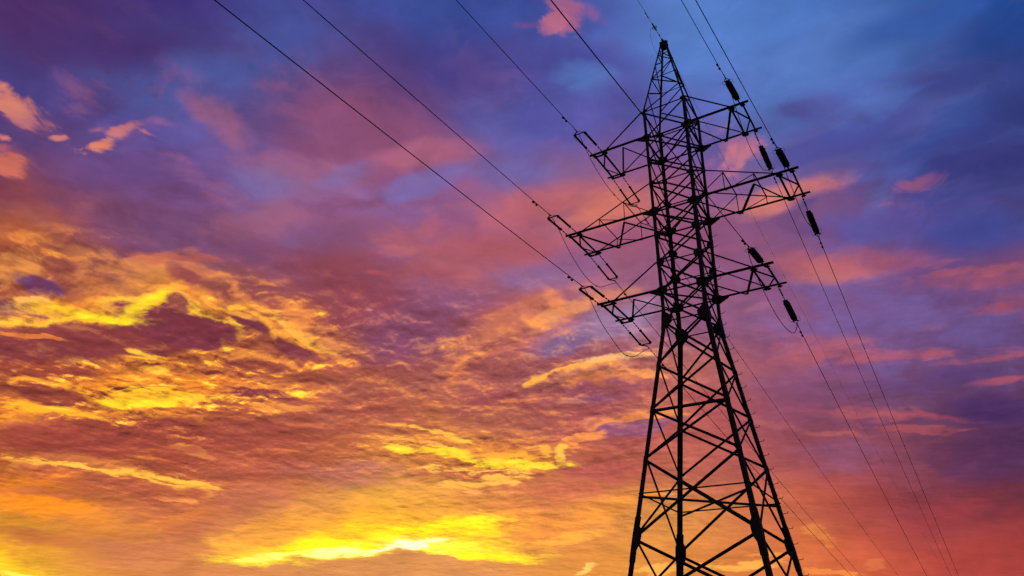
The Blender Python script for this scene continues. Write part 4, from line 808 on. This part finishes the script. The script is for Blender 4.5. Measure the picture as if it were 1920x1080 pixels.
# rungs up the right-hand back leg
for i in range(34):
    z = 3.2+i*0.80
    if z > Z['M']-0.6: break
    p = nd(z, 4); a = p+Vector((-0.02, 0.0, 0)); o = Vector((0.80, -0.30, 0)).normalized()
    mb = MB(); L = 0.31
    mb.tube([a, a+o*L, a+o*(L+0.02)+Vector((0, 0, 0.02)), a+o*(L+0.03)+Vector((0, 0, 0.10))], 0.017, 6)
    part(mb, 'step_bolt', STEEL, legs[4])

# crossarms
def crossarm(l, side, tip, nodes, long=False):
    z = Z[l]; w = hw(z); s = side
    def near(x): return Vector((s*x, -w, z))
    def far(x): return Vector((s*x, w, z))
    arm = empty('crossarm', (0, 0, 0), None, None); del arm['label']; del arm['category']
    arm.parent = tower; arm.location = (s*w, 0, z)
    up = {'L': 'K', 'M': 'N', 'A': 'U'}[l]
    def bar(p, q, wd, hint=(0, 0, -1), name='arm_brace'):
        mb = MB(); mb.angle(p, q, wd, hint); part(mb, name, STEEL, arm)
    lo = Vector((0, 0, -0.06))
    bar(near(w-0.1), near(tip+0.38), 0.145, (0, 0, 1), 'chord'); bar(far(w-0.1), far(tip+0.42), 0.115, (0, 0, 1), 'chord')
    mb = MB(); mb.box(near(tip)+lo+Vector((0, -.10, 0)), far(tip)+lo+Vector((0, .12, 0)), 0.09, 0.13, (1, 0, 0)); part(mb, 'end_beam', STEEL, arm)
    mid = Vector((s*tip, 0, z))+lo*1.2
    n1, f1 = nodes['n1'], nodes['f1']
    if s < 0:
        bar(near(n1)+lo*2, far(f1)+lo*2, 0.10)
        bar(near(n1)+lo, mid, 0.065); bar(far(f1)+lo, mid+lo, 0.065)
    else:
        bar(near(n1)+lo*2, far(f1)+lo*2, 0.085)
        bar(near(n1)+lo, mid, 0.085); bar(far(f1)+lo, mid+lo, 0.065)
    for p, q, wd in nodes['bars']:
        P = {'n': near, 'f': far}[p[0]](p[1])+lo*1.5; Q = {'n': near, 'f': far}[q[0]](q[1])+lo*1.5
        bar(P, Q, wd)
    kn, kf = (1, 2) if s < 0 else (3, 4)
    if not long:
        bar(near(n1), nd(up, kn), 0.085, (0, 0, 1), 'tie_rod'); bar(far(f1), nd(up, kf), 0.07, (0, 0, 1), 'tie_rod')
    else:
        zu = nd(up, kn).z
        def q(x, y, t): return Vector((s*x, y, t))
        for f, y, k, nm in ((near, -w, kn, 'n'), (far, w, kf, 'f')):
            e = n1 if nm == 'n' else f1
            a = nd(up, k); b = f(e)
            zz = lambda x: a.z+(b.z-a.z)*(x-w)/(e-w)
            bar(b, a, 0.07, (0, 0, 1), 'upper_chord')
            x1, x2 = 5.25, 3.40
            bar(q(x1, y, zz(x1)), f(x1), 0.045); bar(q(x2, y, zz(x2)), f(x2), 0.05)
            bar(q(x1, y, zz(x1)), f(x2), 0.05); bar(q(x2, y, zz(x2)), f(w), 0.055)
        zz = lambda x: nd(up, kn).z+(z-nd(up, kn).z)*(x-w)/(n1-w)
        for x in (5.25, 3.40): bar(q(x, -w, zz(x)), q(x, w, zz(x)), 0.05)
    # corner plates under the chord joints
    for P, r in ((near(n1), 0.24), (far(f1), 0.26), (near(tip), 0.17), (far(tip), 0.17)):
        mb = MB(); c = P+Vector((0, 0, -0.085))
        mb.plate([c+Vector((r*math.cos(a), r*0.8*math.sin(a), 0)) for a in [i*math.pi/3 for i in range(6)]], (0, 0, 1), 0.014); part(mb, 'joint_plate', STEEL, arm)
    # haunch plates where the chords meet the legs
    for f, y in ((near, -w), (far, w)):
        mb = MB(); x0 = w
        mb.plate([Vector((s*(x0-0.1), y, z-0.42)), Vector((s*(x0+0.62), y, z-0.04)), Vector((s*(x0+0.62), y, z+0.05)), Vector((s*(x0+0.3), y, z+0.12)), Vector((s*(x0-0.1), y, z+0.34))], (0, 1, 0), 0.016)
        for vi in range(len(mb.v)): mb.v[vi] = (mb.v[vi][0], mb.v[vi][1]+(0.03 if y > 0 else -0.03), mb.v[vi][2])
        part(mb, 'haunch_plate', STEEL, arm)
    return arm
wA, wM, wL = hw(Z['A']), hw(Z['M']), hw(Z['L'])
crossarm('A', -1, 5.38, dict(n1=4.60, f1=4.60, bars=[(('n', 3.19), ('f', 4.55), 0.075), (('n', 3.19), ('f', wA), 0.075)]))
crossarm('A', 1, 5.27, dict(n1=4.53, f1=4.56, bars=[(('f', 3.22), ('n', 4.45), 0.10), (('f', 3.22), ('n', wA), 0.075)]))
crossarm('M', -1, 7.50, dict(n1=6.80, f1=6.80, bars=[(('n', 6.75), ('f', 5.12), 0.12), (('n', 3.47), ('f', 5.15), 0.085), (('n', 3.47), ('f', wM), 0.10)]), True)
crossarm('M', 1, 7.46, dict(n1=6.70, f1=6.70, bars=[(('n', 5.16), ('f', 6.6), 0.075), (('n', 5.16), ('f', 3.51), 0.12), (('f', 3.51), ('n', wM), 0.085)]), True)
crossarm('L', -1, 5.30, dict(n1=4.55, f1=4.58, bars=[(('n', 3.16), ('f', 4.5), 0.075), (('n', 3.16), ('f', wL), 0.075)]))
crossarm('L', 1, 5.16, dict(n1=4.38, f1=4.40, bars=[(('f', 3.15), ('n', 4.3), 0.10), (('f', 3.15), ('n', wL), 0.075)]))

# ------------------------------------------------------------------ insulators, conductors, jumpers
# arm key: level, side, x of wire, slope and sag of the near span, of the far span
ARMS = {'TL': ('A', -1, -5.03, (0.07535, .00025), (0.1418, .00020)), 'TR': ('A', 1, 5.17, (0.10925, .00025), (0.1856, .00017)),
        'ML': ('M', -1, -7.16, (0.0617, .00025), (0.1445, .00022)), 'MR': ('M', 1, 7.36, (0.1332, .00025), (0.1932, .00019)),
        'LL': ('L', -1, -4.95, (0.0610, .00026), (0.1350, .00022)), 'LR': ('L', 1, 5.06, (0.1224, .00026), (0.1865, .00023))}
WORD = {'TL': 'top left', 'TR': 'top right', 'ML': 'long middle left', 'MR': 'long middle right', 'LL': 'bottom left', 'LR': 'bottom right'}
def wire_pt(key, sg, t):
    l, s, x, nr, fr = ARMS[key]; sl_, kk = nr if sg < 0 else fr
    return Vector((x, sg*(1.5+t), Z[l]-0.15-sl_*t+kk*t*t))
def discs(mb, a, b, r, n):
    """a string of cap-and-pin discs from a to b"""
    pts, rad = [], []; d = (b-a)
    for i in range(n):
        k = 0.72 if i in (0, n-1) else 1.0
        for u, q in ((0.0, 0.045), (0.26, 0.055), (0.36, r*0.7*k), (0.46, r*k), (0.54, r*k*0.97), (0.62, r*0.35), (0.86, 0.04)):
            pts.append(a+d*((i+u)/n)); rad.append(q)
    mb.tube(pts, rad, 12)
END = {}
def string(key, sg):
    l, s, x, nr, fr = ARMS[key]
    P = lambda t: wire_pt(key, sg, t)
    side = 'near side' if sg < 0 else 'far side'
    if s < 0:
        t0, t1 = (1.45, 3.05) if sg < 0 else (1.35, 3.0)
        tend = 3.25 if sg < 0 else 3.2
        xs_ = (-0.36, 0.40) if key != 'ML' else (-0.33, 0.36)
        e = empty('insulator_string', P(0), 'slim twin rod insulators running from the %s crossarm to the %s' % (WORD[key], 'upper left' if sg < 0 else 'lower right'), 'insulator', 'tension insulator sets on the crossarm ends')
        for dx in xs_:
            o = Vector((dx, 0, 0)); m = MB()
            rr = 0.052 if sg < 0 else 0.046
            m.tube([P(-0.05)+o, P(t0)+o], 0.020 if sg < 0 else 0.018, 6)
            for q in (0.25, 0.6, 0.95): m.tube([P(q)+o, P(q+.12)+o], 0.045, 6)
            part(m, 'link', FITTING, e)
            m = MB(); pts, rad = [], []; N = 26
            for i in range(N):
                for u, q in ((0, 0.6), (0.35, 0.6), (0.5, 1.5), (0.65, 0.6)):
                    pts.append(P(t0+(t1-t0)*(i+u)/N)+o); rad.append(rr*q)
            m.tube(pts, rad, 8); part(m, 'insulator_rod', POLY, e)
            m = MB()
            for t in (t0, t1): m.tube([P(t-.09)+o, P(t-.05)+o, P(t+.05)+o, P(t+.09)+o], [0.04, 0.095, 0.095, 0.04], 8)
            part(m, 'end_fitting', FITTING, e)
        m = MB(); A, B = P(t1+.15)+Vector((xs_[0]-.04, 0, 0)), P(t1+.15)+Vector((xs_[1]+.04, 0, 0))
        for dx in xs_: m.tube([P(t1)+Vector((dx, 0, 0)), P(t1+.2)+Vector((dx, 0, 0))], 0.022, 6)
        m.tube([A, B], 0.042, 6); m.tube([A, P(tend+.25)], 0.040, 6); m.tube([B, P(tend+.25)], 0.016, 6)
        m.tube([P(tend+.15), P(tend+.6)], [0.035, 0.030], 6)
        part(m, 'yoke', FITTING, e)
        m = MB(); hc = P(0); m.box(hc+Vector((xs_[0]-.06, 0, 0.0)), hc+Vector((xs_[1]+.06, 0, 0.0)), 0.10, 0.08, (0, 0, 1)); part(m, 'hanger', FITTING, e)
        END[(key, sg)] = tend+.3
    else:
        t0, t1 = (1.0, 3.1) if sg < 0 else (1.45, 3.65)
        e = empty('insulator_string', P(0), 'thick ribbed insulator string running from the %s crossarm to the %s' % (WORD[key], 'upper left' if sg < 0 else 'lower right'), 'insulator', 'tension insulator sets on the crossarm ends')
        m = MB(); m.tube([P(-.1)+Vector((0, 0, .02)), P(t0-.05)], 0.028, 6)
        for q in (0.15, 0.45, 0.7): m.tube([P(q), P(q+.1)], 0.055, 6)
        m.box(P(t0-.06)+Vector((-.15, 0, 0)), P(t0-.06)+Vector((.15, 0, 0)), 0.05, 0.12, (0, 0, 1))
        part(m, 'link', FITTING, e)
        for dx in (-0.065, 0.065):
            m = MB(); o = Vector((dx, 0, 0)); discs(m, P(t0)+o, P(t1)+o, 0.140, 14); part(m, 'disc_stack', GLASS, e)
        m = MB(); m.box(P(t1+.04)+Vector((-.15, 0, 0)), P(t1+.04)+Vector((.15, 0, 0)), 0.05, 0.12, (0, 0, 1))
        m.tube([P(t1+.05)+Vector((-.2, 0, 0)), P(t1+.4)], 0.022, 6); m.tube([P(t1+.05)+Vector((.2, 0, 0)), P(t1+.4)], 0.022, 6)
        m.tube([P(t1+.35), P(t1+.8)], [0.04, 0.03], 6); part(m, 'yoke', FITTING, e)
        # thin arcing horns round the live end
        m = MB(); c = P(t1-.12); R_ = 0.30
        for sx in (-1, 1):
            m.tube([P(t1+.1)+Vector((sx*.1, 0, -.02)), P(t1+.12)+Vector((sx*R_, 0, .0)), P(t1-.05)+Vector((sx*(R_+.02), 0, .0)), P(t1-.35)+Vector((sx*(R_), 0, .0))], 0.010, 6)
        part(m, 'arcing_horn', FITTING, e)
        END[(key, sg)] = t1+.4
DAMP = {('LL', -1): 4.9, ('ML', -1): 5.3, ('TL', -1): 5.1, ('LR', -1): 4.35, ('TR', -1): 4.75, ('MR', -1): 4.3,
        ('TL', 1): 5.3, ('ML', 1): 5.2, ('LL', 1): 6.2, ('TR', 1): 4.6, ('MR', 1): 4.55, ('LR', 1): 4.9}
WIRE_LABEL = {('LL', -1): 'thick cable across the upper left sky ending at the bottom left crossarm',
 ('ML', -1): 'black cable coming down from the top edge to the long middle left crossarm',
 ('TL', -1): 'black cable coming down from the top edge to the top left crossarm',
 ('LR', -1): 'black cable crossing the upper pylon body down to the bottom right crossarm',
 ('TR', -1): 'thin cable from the top edge down to the top right crossarm',
 ('MR', -1): 'thin cable from the top edge to the long middle right crossarm',
 ('TL', 1): 'thin cable from the top left crossarm, running behind the pylon waist',
 ('ML', 1): 'thin cable from the long middle left crossarm, running behind the pylon legs',
 ('LL', 1): 'lowest cable behind the pylon legs, from the bottom left crossarm',
 ('TR', 1): 'thin cable sloping from the top right crossarm to the bottom edge',
 ('MR', 1): 'rightmost cable, sloping from the long middle right crossarm to the bottom edge',
 ('LR', 1): 'thin cable sloping from the bottom right crossarm down to the bottom edge'}
def damper(P, t, par, drop=0.13, r=0.066, sp=0.22):
    m = MB(); o = Vector((0, 0, -drop))
    m.tube([P(t)+Vector((0, 0, 0.03)), P(t)+o], 0.028, 6); m.tube([P(t-sp)+o, P(t+sp)+o], 0.014, 6)
    for q in (-sp, sp): m.tube([P(t+q-.075)+o, P(t+q-.05)+o, P(t+q+.05)+o, P(t+q+.075)+o], [r*.5, r, r, r*.5], 8)
    part(m, 'vibration_damper', FITTING, par)
for key in ARMS:
    for sg in (-1, 1):
        string(key, sg)
        P = lambda t, key=key, sg=sg: wire_pt(key, sg, t)
        t0 = END[(key, sg)]
        e = empty('overhead_line', P(t0), WIRE_LABEL[(key, sg)], 'cable', 'conductors strung between the pylons')
        T = 150 if sg < 0 else 330
        ts = [t0+(T-t0)*(i/60)**1.6 for i in range(61)]
        m = MB(); m.tube([P(t) for t in ts], 0.022 if sg < 0 else 0.024, 6); part(m, 'conductor', CABLE, e, smooth=True)
        damper(P, DAMP[(key, sg)]+.2, e)
# jumpers that hang under each crossarm end
JUMP = {'TL': [(-4.75, -.45), (-4.39, -.65), (-2.83, -1.50), (-1.2, -1.98), (0.31, -2.15), (2.17, -1.99), (4.0, -1.30), (5.2, -.55)],
 'ML': [(-4.75, -.42), (-4.03, -.75), (-2.03, -1.95), (-0.04, -2.60), (1.4, -2.62), (2.45, -2.31), (3.81, -1.50), (5.2, -.70)],
 'LL': [(-4.75, -.40), (-4.23, -.66), (-2.62, -1.75), (-0.8, -2.40), (0.57, -2.70), (1.44, -2.62), (2.62, -2.2), (4.3, -1.2), (5.3, -.65)],
 'TR': [(-5.0, -.55), (-4.3, -.85), (-3.4, -1.6), (-2.2, -2.5), (-0.9, -3.05), (0.68, -3.05), (2.37, -2.72), (4.2, -1.6), (5.35, -.80)],
 'MR': [(-5.0, -.60), (-3.9, -1.0), (-3.0, -1.40), (-1.52, -1.85), (-0.33, -2.14), (1.11, -2.10), (3.18, -1.50), (5.5, -.85)],
 'LR': [(-5.1, -.62), (-5.2, -1.3), (-4.33, -1.85), (-2.79, -2.38), (-0.76, -2.80), (1.39, -2.80), (3.56, -2.33), (4.9, -1.60), (5.65, -.85)]}
def spline(ps, n=6):
    out = []
    for i in range(len(ps)-1):
        p0, p1, p2, p3 = ps[max(i-1, 0)], ps[i], ps[i+1], ps[min(i+2, len(ps)-1)]
        for k in range(n):
            t = k/n; out.append(0.5*((2*p1)+(p2-p0)*t+(2*p0-5*p1+4*p2-p3)*t*t+(3*p1-p0-3*p2+p3)*t*t*t))
    return out+[ps[-1]]
for key, ps in JUMP.items():
    l, s, x, nr, fr = ARMS[key]; z = Z[l]
    pts = spline([Vector((x, y, z+h)) for y, h in ps])
    e = empty('jumper_cable', pts[len(pts)//2], 'slack thin cable loop hanging under the %s crossarm' % WORD[key], 'jumper cable', 'jumper loops under the crossarms')
    m = MB(); m.tube(pts, 0.021, 6); part(m, 'cable', CABLE, e, smooth=True)
    m = MB()
    for i in ((len(pts)//2-2) if s > 0 else (len(pts)//2+4),): m.tube([pts[i], (pts[i]+pts[i+1])/2, pts[i+1]], [0.02, 0.055, 0.02], 6)
    if s > 0: m = MB(); m.tube([pts[3], pts[4]], [.05, .05], 6)
    part(m, 'clamp', FITTING, e)
# earth wire over the top of the tower
zt = Z['T']
for sg, sl_, kk in ((-1, 0.0613, .00025), (1, 0.1435, .00025)):
    P = lambda t, sg=sg, sl_=sl_, kk=kk: Vector((0, sg*(0.3+t), zt+0.02-sl_*t+kk*t*t))
    e = empty('earth_wire', P(0), 'very thin earth wire rising from the pylon peak to the top edge' if sg < 0 else 'hair thin earth wire falling from the pylon peak away to the lower right', 'cable', 'earth wires at the pylon peak')
    T = 150 if sg < 0 else 330
    m = MB(); m.tube([P((T)*(i/60)**1.6) for i in range(61)], 0.014 if sg < 0 else 0.010, 6); part(m, 'conductor', CABLE, e, smooth=True)
    if sg < 0:
        m = MB(); m.tube([P(0.0), P(.9)], 0.022, 6); m.tube([P(.5), P(.62)], 0.05, 6); m.tube([P(1.1), P(1.25), P(1.9), P(2.0)], [.03, .065, .06, .03], 6)
        part(m, 'tension_clamp', FITTING, e)
        m = MB()
        m.tube([P(1.5)+Vector((.16*math.cos(a), 0, .16*math.sin(a))) for a in [i*math.pi/6 for i in range(13)]], 0.012, 5)
        m.tube([P(1.5)+Vector((.2, 0, 0)), P(1.5)+Vector((-.2, 0, 0))], .018, 5); part(m, 'arcing_ring', FITTING, e)
        damper(P, 3.0, e, 0.06, 0.042, 0.24)
    else:
        m = MB(); m.tube([P(0.0), P(1.4)], 0.025, 6); part(m, 'tension_clamp', FITTING, e)
pts = spline([Vector((-.02, y, GZ+h)) for y, h in [(-1.75, 23.50), (-2.25, 23.1), (-2.75, 22.3), (-2.86, 21.6), (-2.5, 21.0), (-1.7, 20.95), (-.62, 21.6)]])
e = empty('earth_jumper', pts[0], 'fine bowed wire loop beside the pylon peak', 'jumper cable')
m = MB(); m.tube(pts, 0.008, 6); part(m, 'cable', CABLE, e, smooth=True)
